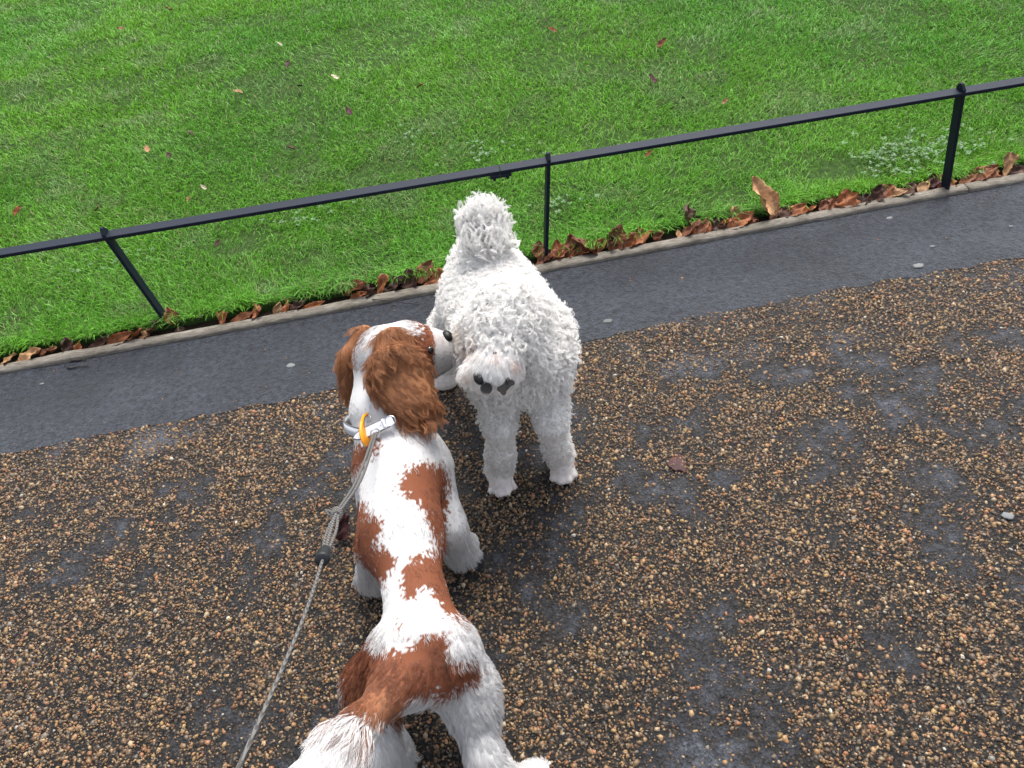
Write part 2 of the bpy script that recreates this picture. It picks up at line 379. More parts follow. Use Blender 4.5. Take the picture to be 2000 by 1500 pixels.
# ------------------------------------------------------------------ stone chips of the path (one mass)
PC = .5; pi0, pi1, pj0, pj1 = -8, 9, -4, 5; pseen = seen_cells(PC, pi0, pi1, pj0, pj1)
pedge = np.array([[float(strip_near(np.linspace(i*PC, i*PC+PC, 9)).min()) < (j+1)*PC+.03 and j*PC < float(kerb_near(np.linspace(i*PC, i*PC+PC, 9)).max()) for j in range(pj0, pj1)] for i in range(pi0, pi1)])
def chip_mesh(x, y, tile=False):
    N1 = len(x); dens = wear(x, y)
    edge = strip_near(x)+.014*(fbm(x*25, x*0, 9)-.5)*2+RNG.normal(0, .004, N1)
    prob = np.clip((.61-dens+.10*(fbm(x*30, y*30, 97, 3)-.5))*7+.15, .16, 1)
    prob = np.where(edge-y < .22, np.maximum(prob, .75), prob)
    stray = (y > edge) & (y < kerb_near(x)-.02) & (RNG.random(N1) < .005)
    k = (y < edge) & (RNG.random(N1) < prob) | stray
    x, y = x[k], y[k]; st = stray[k]; n_ = len(x)
    s = RNG.lognormal(math.log(.0027), .42, n_).clip(.0010, .0068); s[st] *= .7
    ang = np.linspace(0, 2*math.pi, 5, endpoint=False)[None]+RNG.uniform(0, 6.28, (n_, 1))+RNG.uniform(-.4, .4, (n_, 5))
    rad = s[:, None]*RNG.uniform(.75, 1.25, (n_, 5)); asp = RNG.uniform(.5, 1, (n_, 1)); rot = RNG.uniform(0, 6.28, n_)
    tilt = RNG.normal(0, .30, (n_, 2)); hh = s*RNG.uniform(.18, .6, n_)
    V = np.empty((n_, 10, 3))
    for q, (sc, zz) in enumerate(((1.0, -.0008*np.ones(n_)), (.76, hh))):
        lx, ly = np.cos(ang)*rad*sc, np.sin(ang)*rad*asp*sc
        X = lx*np.cos(rot)[:, None]-ly*np.sin(rot)[:, None]; Y = lx*np.sin(rot)[:, None]+ly*np.cos(rot)[:, None]
        V[:, q*5:q*5+5, 0] = X; V[:, q*5:q*5+5, 1] = Y
        V[:, q*5:q*5+5, 2] = zz[:, None]+(X*tilt[:, :1]+Y*tilt[:, 1:])*(.9 if q else 0)
    V[..., 0] += x[:, None]; V[..., 1] += y[:, None]; V[st, :, 2] += .004
    tr = [(5, 6, 7), (5, 7, 8), (5, 8, 9)]
    for q in range(5):
        r = (q+1) % 5; tr += [(q, r, 5+r), (q, 5+r, 5+q)]
    T = (np.array(tr)[None]+(np.arange(n_)*10)[:, None, None]).reshape(-1, 3)
    pal = np.array([(.36, .21, .10), (.29, .165, .08), (.42, .28, .15), (.21, .135, .08), (.36, .165, .08), (.46, .35, .23), (.13, .10, .08), (.19, .16, .13), (.58, .55, .50), (.40, .26, .11), (.08, .065, .055)])
    ci = RNG.choice(len(pal), n_, p=[.15, .15, .09, .14, .09, .05, .11, .07, .007, .063, .08])
    cc = pal[ci]*RNG.uniform(.26, .80, (n_, 1))*np.array([1.0, .98, .90])
    me = mesh_np('gravel', V.reshape(-1, 3), T); colattr(me, np.repeat(cc, 10, 0)); return me
N1 = int(29000*(pi1-pi0)*(pj1-pj0)*PC*PC)
x = RNG.uniform(pi0*PC, pi1*PC, N1); y = RNG.uniform(pj0*PC, pj1*PC, N1)
k = (pseen | (pedge & (np.abs(np.arange(pi0, pi1)*PC+.25) < 3.1)[:, None]))[np.floor(x/PC).astype(int)-pi0, np.floor(y/PC).astype(int)-pj0]
me = chip_mesh(x[k], y[k])
o = link('gravel', me, attr_mat('stone_chip', .42, .45), smooth=False)
n2 = int(29000*PC*PC); tm = chip_mesh(RNG.uniform(-.25, .25, n2)-1.25, RNG.uniform(-.25, .25, n2)+.25)
tm.materials.append(bpy.data.materials['stone_chip']); tm.transform(Matrix.Translation((1.25, -.25, 0)))
tp_, tr_ = [], []
for i in range(pi0, pi1):
    for j in range(pj0, pj1):
        if pseen[i-pi0, j-pj0] or pedge[i-pi0, j-pj0] or j*PC > 1.5: continue
        tp_.append(((i+.5)*PC, (j+.5)*PC, 0)); tr_.append(RNG.integers(4)*math.pi/2)
add_tiles(o, tm, tp_, tr_)
tag(o, 'tan and brown stone chips bonded into the dark path', 'gravel', kind='stuff')

# ------------------------------------------------------------------ railing: flat-bar posts carrying a flat rail
fm = mat('painted_iron', (.012, .014, .019), .42, .16); n = N(fm)
nz = n.noise(60, 4, .7)
chip = n.ramp(n.noise(38, 5, .7), [(.66, (0, 0, 0)), (.70, (1, 1, 1))])
n.l(n.mix(chip, n.ramp(nz, [(.3, (.006, .009, .017)), (.75, (.014, .019, .032))]), (.05, .028, .016)), n.b.inputs['Base Color'])
n.l(n.ramp(nz, [(.3, (.42, .42, .42)), (.7, (.6, .6, .6))]), n.b.inputs['Roughness'])
n.l(n.bump(n.noise(90, 3), .25, .002), n.b.inputs['Normal'])
fy = lambda x: kerb_far(x)+.012
def on_fence(px, py, it=6):
    P = aty(px, py, 2.2)
    for _ in range(it): P = aty(px, py, float(fy(P[0]))+.02)
    return P
rail_px = [(0, 495), (205, 462), (600, 393), (1072, 315), (1500, 242), (1878, 180), (2000, 159)]
RP = np.array([on_fence(*p) for p in rail_px])
RZ = float(RP[:, 2].mean())
RP = np.array([at(x, y, RZ) for x, y in rail_px])
cy = np.polyfit(RP[:, 0], RP[:, 1], 1); ry = lambda x: np.polyval(cy, x)
fence = empty('railing', (float(RP[3, 0]), float(ry(RP[3, 0])), 0), label='low black iron railing with a flat top rail along the kerb', cat='railing')
def boxed(name, P0, P1, wv, tv, parent, taper=None, seg=1, bev=.0012, m=None):
    """bar from P0 to P1, half-widths wv / tv vectors"""
    bm = bmesh.new(); P0, P1 = Vector(P0), Vector(P1); rings = []
    for k in range(seg+1):
        c = P0.lerp(P1, k/seg); rings.append([bm.verts.new(c+Vector(wv)*a+Vector(tv)*b) for a, b in ((-1, -1), (1, -1), (1, 1), (-1, 1))])
    for r0, r1 in zip(rings[:-1], rings[1:]):
        for q in range(4): bm.faces.new((r0[q], r0[(q+1) % 4], r1[(q+1) % 4], r1[q]))
    bm.faces.new(rings[0][::-1])
    if taper is None: bm.faces.new(rings[-1])
    else:
        top = [bm.verts.new(P1+Vector(taper)+Vector(wv)*a+Vector(tv)*b) for a, b in ((-.25, -1), (.25, -1), (.25, 1), (-.25, 1))]
        for q in range(4): bm.faces.new((rings[-1][q], rings[-1][(q+1) % 4], top[(q+1) % 4], top[q]))
        bm.faces.new(top)
    bmesh.ops.recalc_face_normals(bm, faces=bm.faces)
    bmesh.ops.bevel(bm, geom=[e for e in bm.edges if e.calc_face_angle(0) > .5], offset=bev, segments=1, affect='EDGES')
    me = bpy.data.meshes.new(name); bm.to_mesh(me); bm.free()
    return link(name, me, m or fm, parent, smooth=False)
x0, x1 = RP[0, 0]-1.6, RP[-1, 0]+1.4; xs_ = at(978, 340, RZ)[0]
for a, b in ((x0, xs_-.001), (xs_+.001, x1)):
    boxed('rail', (a, ry(a), RZ), (b, ry(b), RZ), (0, .0205, 0), (0, 0, .0056), fence, seg=24)
splice = boxed('splice_plate', (xs_-.032, ry(xs_)-.012, RZ-.0105), (xs_+.032, ry(xs_)-.012, RZ-.0105), (0, .0125, 0), (0, 0, .0048), fence)
for d in (-.02, .02):
    bm = bmesh.new(); bmesh.ops.create_cone(bm, cap_ends=True, segments=6, radius1=.005, radius2=.0065, depth=.011, matrix=Matrix.Translation((xs_+d, ry(xs_+d)-.014, RZ-.02)))
    me = bpy.data.meshes.new('bolt'); bm.to_mesh(me); bm.free(); link('bolt', me, fm, splice, smooth=False)
def post(base, top, wide=.0185):
    base = Vector(base); top = Vector(top); ax = (top-base).normalized()
    boxed('post', base-Vector((0, 0, .05)), top, (0, wide, 0), (.0052, 0, 0), fence, taper=ax*.017, seg=6)
for b, t in (((327, 650), (203, 456)), ((1064, 511), (1072, 312)), ((1838, 363), (1880, 174))):
    T_ = at(t[0], t[1], RZ+.012); B_ = at(b[0], b[1], .0); T_[1] = ry(T_[0]); B_[1] = ry(B_[0])+.004
    post(B_, T_)
for X_ in (x0+.35, x1-.15): post((X_, ry(X_)+.004, 0), (X_, ry(X_), RZ+.012))

# ------------------------------------------------------------------ fallen leaves
def leaf_mat(name, c0, c1, c2):
    m = mat(name, c1, .62, .35); n = N(m)
    a = n.new('Attribute', attribute_name='leafuv'); oi = n.new('ObjectInfo')
    sx = n.new('SeparateXYZ'); n.l(a.outputs['Vector'], sx.inputs[0])
    av = n.math('ABSOLUTE', sx.outputs[1])
    ph = n.math('FRACT', n.math('ADD', n.math('MULTIPLY', n.math('SUBTRACT', sx.outputs[0], n.math('MULTIPLY', av, .35)), 9)))
    vein = n.ramp(ph, [(0, (1, 1, 1)), (.12, (.0, .0, .0)), (.88, (0, 0, 0)), (1, (1, 1, 1))])
    rib = n.ramp(av, [(.03, (1, 1, 1)), (.07, (0, 0, 0))])
    tc = n.new('TexCoord').outputs['Object']
    nz = n.noise(22, 5, .7, tc); nz2 = n.noise(90, 4, .7, tc)
    col = n.ramp(nz, [(.3, c0), (.5, c1), (.72, c2)])
    col = n.mix(.5, col, n.ramp(nz2, [(.3, (.45, .45, .45)), (.65, (1.15, 1.15, 1.15))]), 'MULTIPLY')
    col = n.mix(1, col, n.ramp(oi.outputs['Random'], [(0, (.7, .68, .66)), (1, (1.25, 1.2, 1.15))]), 'MULTIPLY')
    col = n.mix(n.math('MULTIPLY', n.math('MAXIMUM', vein, rib), .35), col, c2)
    n.l(col, n.b.inputs['Base Color'])
    n.l(n.bump(n.math('MAXIMUM', vein, rib), .5, .0015, n.bump(nz2, .4, .002)), n.b.inputs['Normal'])
    return m
LM = {'orange': leaf_mat('leaf_orange', (.13, .040, .014), (.32, .105, .036), (.44, .19, .075)),
      'brown': leaf_mat('leaf_brown', (.07, .026, .013), (.20, .068, .029), (.32, .13, .06)),
      'dark': leaf_mat('leaf_dark', (.022, .011, .008), (.06, .024, .015), (.12, .05, .028)),
      'tan': leaf_mat('leaf_tan', (.22, .12, .055), (.42, .24, .115), (.55, .36, .20)),
      'pale': leaf_mat('leaf_pale', (.40, .34, .24), (.55, .48, .36), (.66, .60, .48)),
      'red': leaf_mat('leaf_red', (.022, .007, .008), (.06, .018, .019), (.105, .04, .037))}
def leaf_mesh(L, W, curl, fold, bend, seed, shape='ovate', crumple=.2):
    r = random.Random(seed); nu, nv = 17, 9
    V = []; U = []
    ph = [r.uniform(0, 6.28) for _ in range(6)]
    for i in range(nu):
        u = i/(nu-1)
        if shape == 'ovate': wd = math.sin(math.pi*u**.8)**.75*(1-.15*u)
        elif shape == 'wedge': wd = (u**.75)*(1-max(0, u-.8)**2*22)*1.05
        else: wd = math.sin(math.pi*u**.65)**.6*(1+.22*math.sin(u*15+ph[5]))
        wd = max(wd, .02)
        for j in range(nv):
            v = (j/(nv-1))*2-1
            edge = 1+.10*math.sin(u*38+ph[0])*abs(v)+.08*math.sin(u*9+ph[1])*abs(v)
            yy = v*wd*W/2*edge
            zf = abs(v)*wd*W/2*math.tan(fold)
            ang = v*curl*wd
            y2 = math.sin(ang)/(curl+1e-6)*W/2*edge if abs(curl) > .05 else yy
            z2 = (1-math.cos(ang))/(curl+1e-6)*W/2 if abs(curl) > .05 else 0
            a = bend*(u-.3); xx = L*(math.sin(bend*u)/bend if abs(bend) > .05 else u); zz = L*((1-math.cos(bend*u))/bend if abs(bend) > .05 else 0)
            cz = crumple*W*(.16*math.sin(u*11+v*3+ph[2])+.12*math.sin(v*6+u*5+ph[3])+.06*math.sin(u*27+ph[4])*abs(v))
            nx, nz = -math.sin(bend*u), math.cos(bend*u)
            h = z2+zf+cz
            V.append((xx+nx*h, y2*math.cos(fold*.6), zz+nz*h)); U.append((u, v, 0))
    top = np.array(V); n1 = len(top)
    i = np.arange(nu-1)[:, None]*nv+np.arange(nv-1)[None]
    f = np.stack([i, i+nv, i+nv+1, i+1], -1).reshape(-1, 4)
    Vb = top-np.array([0, 0, .0006]); fb = f[:, ::-1]+n1
    rim = [k*nv for k in range(nu)]+[(nu-1)*nv+k for k in range(1, nv)]+[k*nv+nv-1 for k in range(nu-2, -1, -1)]+[k for k in range(nv-2, 0, -1)]
    fr = np.array([(a, b, b+n1, a+n1) for a, b in zip(rim, rim[1:]+rim[:1])])[:, ::-1]
    c0 = top.mean(0)*np.array([1, 1, 0])
    me = mesh_np('leaf', np.concatenate([top, Vb])-c0, np.concatenate([f, fb, fr]))
    at_ = me.attributes.new('leafuv', 'FLOAT_VECTOR', 'POINT'); at_.data.foreach_set('vector', np.array(U+U, np.float32).ravel())
    return me
def stem_mesh(L, r, bend):
    bm = bmesh.new(); rings = []
    for k in range(7):
        t = k/6; rings.append([bm.verts.new((-t*L, math.sin(t*2)*bend*L+math.cos(q*1.57)*r*(1+.6*(t > .9)), math.sin(q*1.57)*r+r)) for q in range(4)])
    for a, b in zip(rings[:-1], rings[1:]):
        for q in range(4): bm.faces.new((a[q], a[(q+1) % 4], b[(q+1) % 4], b[q]))
    bm.faces.new(rings[0]); bm.faces.new(rings[-1][::-1])
    bmesh.ops.recalc_face_normals(bm, faces=bm.faces); me = bpy.data.meshes.new('stem'); bm.to_mesh(me); bm.free(); return me
stemm = mat('leaf_stem', (.10, .045, .03), .6)
def make_leaf(P, L, W, yaw, pitch, roll, kind, curl, fold, bend, seed, shape='ovate', crumple=.2, sit=True, **kw):
    o = link('leaf', leaf_mesh(L, W, curl, fold, bend, seed, shape, crumple), LM[kind])
    o.name = 'fallen_leaf'
    M = Matrix.Rotation(yaw, 4, 'Z') @ Matrix.Rotation(-pitch, 4, 'Y') @ Matrix.Rotation(roll, 4, 'X')
    o.rotation_euler = M.to_euler()
    if sit:
        lo = min((M @ v.co).z for v in o.data.vertices); o.location = (P[0], P[1], P[2]-lo)
    else: o.location = P
    return tag(o, cat='leaf', **kw)
D = math.radians
# along the kerb: px, py (middle of the leaf), length, width (m), yaw, pitch, roll, kind, curl, fold, bend, shape, look
K = [(12, 703, .055, .04, 20, 5, -10, 'tan', .3, .1, .4, 'lobed', 'flat tan'),
 (50, 701, .085, .045, 15, 6, 12, 'tan', .4, .1, .5, 'ovate', 'long pinkish tan'),
 (130, 674, .06, .04, 100, 55, 20, 'dark', 1.0, .2, .8, 'lobed', 'dark curled-up'),
 (148, 676, .045, .025, 80, 60, 40, 'orange', .8, .3, .5, 'ovate', 'small upright orange'),
 (185, 676, .085, .03, 25, 12, 30, 'dark', .9, .3, .5, 'ovate', 'narrow dark'),
 (232, 665, .12, .045, 8, 10, 25, 'orange', 1.3, .2, .7, 'ovate', 'long curled orange'),
 (257, 667, .075, .04, -20, 12, -20, 'orange', .6, .3, .9, 'wedge', 'bent orange'),
 (281, 655, .05, .04, 30, 25, 10, 'tan', .5, .2, .6, 'lobed', 'small tan'),
 (336, 622, .06, .045, 95, 65, 10, 'brown', .6, .2, .4, 'ovate', 'upright brown'),
 (345, 645, .04, .025, 10, 8, 0, 'dark', .5, .2, .5, 'ovate', 'small dark'),
 (432, 630, .055, .04, 60, 40, 20, 'orange', .9, .3, .6, 'wedge', 'folded orange'),
 (470, 622, .085, .04, 10, 8, 15, 'brown', .5, .1, .4, 'ovate', 'flat brown'),
 (540, 606, .05, .03, 70, 45, 30, 'tan', .9, .2, .7, 'ovate', 'small tan curled'),
 (561, 600, .06, .03, 55, 40, -20, 'orange', .8, .3, .4, 'ovate', 'upright orange'),
 (580, 602, .055, .035, 20, 15, 10, 'dark', .7, .2, .5, 'lobed', 'crumpled dark'),
 (608, 598, .085, .025, 8, 6, 25, 'orange', .8, .2, .3, 'ovate', 'narrow orange'),
 (697, 566, .115, .055, -22, 24, 20, 'brown', .8, .15, .5, 'ovate', 'large glossy brown'),
 (698, 582, .06, .03, 15, 5, 5, 'orange', .4, .1, .3, 'ovate', 'small flat orange'),
 (746, 560, .08, .04, 50, 45, 15, 'orange', .7, .3, .5, 'wedge', 'upright wedge-shaped orange'),
 (752, 572, .075, .03, 10, 8, 0, 'dark', .5, .2, .4, 'ovate', 'thin dark'),
 (804, 546, .075, .06, 75, 38, -15, 'dark', 1.0, .3, .8, 'lobed', 'dark crumpled'),
 (832, 534, .09, .06, 30, 42, 10, 'brown', .5, .15, .4, 'ovate', 'pale-edged brown'),
 (848, 551, .105, .055, 12, 10, 20, 'orange', .5, .2, .3, 'wedge', 'broad orange wedge'),
 (1052, 490, .06, .045, 75, 50, 15, 'brown', .7, .2, .4, 'lobed', 'brown leaning'),
 (1074, 498, .05, .04, 30, 30, 10, 'dark', .7, .2, .5, 'lobed', 'small dark'),
 (1089, 491, .075, .045, 78, 62, 0, 'orange', .4, .15, .3, 'ovate', 'pointed upright orange'),
 (1108, 497, .085, .04, 42, 25, 20, 'orange', .6, .2, .4, 'ovate', 'slanting orange'),
 (1120, 484, .08, .055, 100, 50, -10, 'brown', .8, .2, .6, 'lobed', 'wrinkled brown'),
 (1143, 487, .11, .06, 165, 25, 15, 'brown', .9, .2, .6, 'ovate', 'large drooping brown'),
 (1130, 502, .09, .03, 12, 6, 10, 'orange', .5, .2, .3, 'ovate', 'flat narrow orange'),
 (1176, 488, .06, .035, 55, 35, 10, 'orange', .7, .2, .5, 'wedge', 'small leaning orange'),
 (1202, 472, .10, .07, 55, 48, 25, 'brown', 1.0, .3, .6, 'ovate', 'large folded brown'),
 (1246, 474, .12, .045, 10, 8, 15, 'orange', .5, .15, .3, 'ovate', 'long flat orange'),
 (1248, 461, .06, .045, 90, 60, 10, 'brown', .6, .2, .5, 'lobed', 'upright brown'),
 (1340, 433, .08, .06, 120, 45, 20, 'dark', 1.2, .3, .9, 'lobed', 'dark twisted'),
 (1328, 457, .04, .02, 80, 35, 0, 'tan', .5, .2, .3, 'ovate', 'tiny tan'),
 (1375, 447, .08, .035, 45, 30, 15, 'brown', .7, .2, .4, 'ovate', 'slanting brown'),
 (1387, 449, .05, .03, 55, 30, 10, 'orange', .6, .2, .4, 'ovate', 'small orange'),
 (1401, 441, .06, .04, 85, 40, -10, 'dark', .8, .2, .5, 'lobed', 'dark upright'),
 (1433, 420, .065, .055, 110, 62, 0, 'tan', .8, .2, .9, 'lobed', 'rounded tan upright'),
 (1450, 437, .11, .05, 18, 10, 20, 'orange', .6, .15, .4, 'ovate', 'large flat orange'),
 (1484, 407, .15, .085, 128, 46, -10, 'tan', 1.5, .25, .6, 'ovate', 'largest tall curled tan-orange'),
 (1535, 412, .06, .04, 40, 15, 0, 'dark', .6, .2, .4, 'lobed', 'dark flat'),
 (1557, 412, .075, .04, 28, 22, 15, 'orange', .6, .2, .4, 'ovate', 'orange leaning'),
 (1612, 402, .06, .035, 40, 30, 10, 'brown', .6, .2, .5, 'ovate', 'narrow brown'),
 (1626, 397, .055, .045, 80, 45, 10, 'brown', .7, .2, .4, 'lobed', 'squat brown'),
 (1653, 392, .07, .065, 85, 48, 0, 'orange', .5, .1, .5, 'lobed', 'broad rounded bright orange'),
 (1708, 381, .075, .05, 60, 30, 20, 'dark', 1.0, .2, .7, 'lobed', 'dark crumpled'),
 (1752, 376, .10, .04, -15, 14, 15, 'tan', .6, .2, .5, 'ovate', 'long tan'),
 (1806, 361, .06, .035, 35, 20, 10, 'tan', .5, .2, .4, 'ovate', 'small tan'),
 (1822, 352, .05, .045, 90, 60, 0, 'red', .5, .2, .3, 'lobed', 'reddish upright'),
 (1858, 356, .055, .045, 40, 25, 0, 'orange', .6, .2, .5, 'lobed', 'small orange'),
 (1893, 346, .075, .03, 20, 12, 10, 'brown', .6, .2, .4, 'ovate', 'narrow brown'),
 (1920, 338, .10, .05, 15, 14, 15, 'brown', .6, .2, .5, 'ovate', 'large flat brown'),
 (1963, 328, .09, .05, 60, 45, 20, 'tan', 1.1, .3, .6, 'wedge', 'folded tan upright'),
 (1990, 330, .06, .04, 30, 20, 10, 'dark', .7, .2, .5, 'lobed', 'dark curled')]
ORD = ['first', 'second', 'third', 'fourth', 'fifth', 'sixth', 'seventh', 'eighth', 'ninth', 'tenth', 'eleventh', 'twelfth', 'thirteenth', 'fourteenth', 'fifteenth', 'sixteenth', 'seventeenth', 'eighteenth', 'nineteenth', 'twentieth', 'twenty-first', 'twenty-second', 'twenty-third', 'twenty-fourth', 'twenty-fifth', 'twenty-sixth']
SEG = [(-99, 327, -1, 'left of the left post'), (327, 900, 1, 'right of the left post'), (900, 1064, -1, 'left of the middle post'),
       (1064, 1450, 1, 'right of the middle post'), (1450, 1838, -1, 'left of the right post'), (1838, 9999, 1, 'right of the right post')]
ORD += ['twenty-seventh', 'twenty-eighth', 'twenty-ninth', 'thirtieth', 'thirty-first', 'thirty-second', 'thirty-third', 'thirty-fourth', 'thirty-fifth', 'thirty-sixth']
rf = random.Random(3)
for px in (92, 300, 503, 722, 776, 1062, 1098, 1113, 1135, 1158, 1190, 1222, 1288, 1352, 1366, 1417, 1468, 1512, 1582, 1690, 1732, 1782, 1842, 1940):
    py = 705-.1875*px+rf.uniform(-8, 2); kd_ = rf.choice(('brown', 'brown', 'orange', 'dark'))
    K.append((px, py, rf.uniform(.045, .085), rf.uniform(.035, .055), rf.uniform(-30, 60), rf.uniform(2, 40), rf.uniform(-20, 20), kd_, rf.uniform(.3, 1), .15, rf.uniform(.3, .8), rf.choice(('ovate', 'lobed', 'wedge')),
              'small broken '+kd_))
for a, b, sgn, ref in SEG:
    grp = sorted([k for k in K if a <= k[0] < b], key=lambda k: sgn*k[0])
    for i, k in enumerate(grp):
        px, py, L, W, yaw, pit, rol, kind, curl, fold, bend, shape, look = k
        P = at(px, py, .025); lim = float(kerb_far(P[0]))
        P[1] = min(max(P[1], lim+.012), lim+.075); P[2] = -.004+.012*random.random()
        P[2] += max(0, (P[1]-lim-.05))*.8
        make_leaf(P, L*1.02, W*1.12, D(yaw+random.uniform(-15, 15)), D(pit*.6), D(rol+random.uniform(-10, 10)), kind, curl, fold, bend, int(px*7+py), shape, random.uniform(.3, .6),
                  label=f'{look} gutter leaf, {ORD[i]} {ref}', group='fallen leaves along the kerb')
# scattered on the lawn
LW = [(37, 413, .06, 'orange'), (193, 411, .06, 'brown'), (286, 290, .05, 'tan'), (329, 301, .04, 'dark'), (464, 180, .06, 'tan'), (196, 245, .035, 'dark'), (205, 135, .05, 'pale'),
      (263, 82, .055, 'pale'), (546, 89, .05, 'pale'), (564, 126, .06, 'dark'), (585, 170, .06, 'dark'), (654, 154, .05, 'pale'), (681, 220, .06, 'red'), (567, 290, .05, 'dark'),
      (371, 261, .05, 'dark'), (397, 364, .035, 'pale'), (369, 388, .035, 'tan'), (425, 474, .04, 'dark'), (1078, 58, .06, 'orange'), (822, 171, .05, 'brown'), (1274, 156, .06, 'red'),
      (1293, 86, .07, 'brown'), (749, 294, .05, 'pale'), (1268, 297, .04, 'orange'), (235, 55, .05, 'brown'), (1418, 198, .04, 'tan'), (330, 20, .06, 'brown')]
cnt = {}
for px, py, L, kind in sorted(LW):
    i = cnt.get(kind, 0); cnt[kind] = i+1
    P = at(px, py, LZ+.02); P[2] = float(lawn_h(P[:1], P[1:2])[0])+.014
    r = random.Random(int(px))
    word = {'orange': 'orange-brown', 'pale': 'pale cream', 'red': 'dark red'}.get(kind, kind)
    make_leaf(P, L*.85, L*.85*r.uniform(.5, .75), r.uniform(0, 6.28), D(r.uniform(5, 25)), D(r.uniform(-20, 20)), kind, r.uniform(.4, 1), .2, r.uniform(.3, .8), int(px*3), r.choice(('ovate', 'lobed')),
              label=f'small {word} leaf on the open lawn, {ORD[i]} of that colour from the left', group='leaves scattered on the lawn')
# on the path
def on(px, py, z): return at(px, py, z)
P = on(672, 1040, .004); make_leaf(P, .07, .045, D(70), D(20), D(25), 'red', 1.1, .3, .9, 5, 'lobed', .6, label='crumpled dark red leaf on the path beside the leash knot')
P = on(1322, 906, .003); P[2] = -.0015; lf = make_leaf(P, .05, .05, D(175), D(2), D(0), 'red', .1, .02, .1, 6, 'lobed', .12, label='crushed purple-red leaf with long stem on the gravel path')
st = link('stem', stem_mesh(.08, .0017, .06), stemm); st.location = P+np.array([.02, 0, .003]); st.rotation_euler = (0, 0, D(172))
P = np.array(P); st.matrix_world = Matrix.Translation(P+np.array([.018, -.004, .0045])) @ Matrix.Rotation(D(170), 4, 'Z'); bpy.context.view_layer.update()
st.parent = lf; st.matrix_parent_inverse = (Matrix.LocRotScale(lf.location, lf.rotation_euler, None)).inverted()
# twigs
twm = mat('twig_bark', (.02, .012, .01), .8)
def twig(pts, r, label):
    cu = []
    bm = bmesh.new(); rings = []
    for k, p in enumerate(pts):
        rr = r*(1-.4*k/len(pts))*random.uniform(.85, 1.2)
        rings.append([bm.verts.new((p[0]+random.uniform(-.0006, .0006), p[1]+math.cos(q*1.2566)*rr, p[2]+math.sin(q*1.2566)*rr)) for q in range(5)])
    for a, b in zip(rings[:-1], rings[1:]):
        for q in range(5): bm.faces.new((a[q], a[(q+1) % 5], b[(q+1) % 5], b[q]))
    bm.faces.new(rings[0]); bm.faces.new(rings[-1][::-1]); bmesh.ops.recalc_face_normals(bm, faces=bm.faces)
    c = Vector(pts[0]); bmesh.ops.translate(bm, vec=-c, verts=bm.verts)
    me = bpy.data.meshes.new('twig'); bm.to_mesh(me); bm.free()
    o = link('twig', me, twm); o.location = c; tag(o, label, 'twig')
def seg(a, b, z0, z1, n=6, wig=.004):
    A, B = at(*a, z0), at(*b, z1); return [A*(1-t)+B*t+np.array([0, random.uniform(-wig, wig), 0]) for t in np.linspace(0, 1, n)]
twig(seg((726, 584), (818, 595), .022, .008, 7, .001), .0017, 'thin dark leaf stalk lying over the kerb left of the white dog')
twig(seg((130, 719), (173, 714), .007, .007, 5), .0022, 'short dark twig on the asphalt below the left post')
twig(seg((138, 706), (168, 702), .007, .007, 5), .0026, 'stubby dark twig touching the kerb left of the left post')
twig(seg((1442, 457), (1470, 452), .007, .007, 4), .0018, 'short dark twig at the kerb foot under the largest leaf')
# old chewing-gum spots
gm = mat('old_gum', (.17, .175, .175), .8, .2)
def gum(px, py, r, label, m=gm):
    c = at(px, py, .008); bm = bmesh.new(); rings = []
    rr = [r*random.uniform(.75, 1.2) for _ in range(14)]
    for s_, z in ((1, -.004), (.93, -.0028), (.6, -.002)):
        rings.append([bm.verts.new((math.cos(q*.4488)*rr[q]*s_*1.15, math.sin(q*.4488)*rr[q]*s_*.8, z)) for q in range(14)])
    for a, b in zip(rings[:-1], rings[1:]):
        for q in range(14): bm.faces.new((a[q], a[(q+1) % 14], b[(q+1) % 14], b[q]))
    bm.faces.new(rings[-1]); me = bpy.data.meshes.new('gum'); bm.to_mesh(me); bm.free()
    o = link('chewing_gum', me, m); o.location = c; tag(o, label, 'gum')
gum(567, 712, .011, 'pale flattened chewing gum on the asphalt left of the brown-eared dog')
gum(1795, 517, .014, 'largest white chewing gum spot on the asphalt at the right')
gum(1187, 625, .012, 'grey flattened gum on the asphalt just right of the white dog', mat('grey_gum', (.085, .097, .094), .7))
gum(1737, 424, .010, 'pale gum spot on the asphalt close to the kerb at right')
gum(1822, 479, .007, 'small pale gum dot between the two larger spots at right')
gum(1975, 440, .006, 'tiny white gum dot on the asphalt near the right edge')
gum(1970, 1005, .012, 'lone pale gum spot on the gravel path at the far right')
gum(80, 748, .006, 'tiny pale gum dot on the asphalt at far left', mat('dull_gum', (.15, .17, .15), .7))

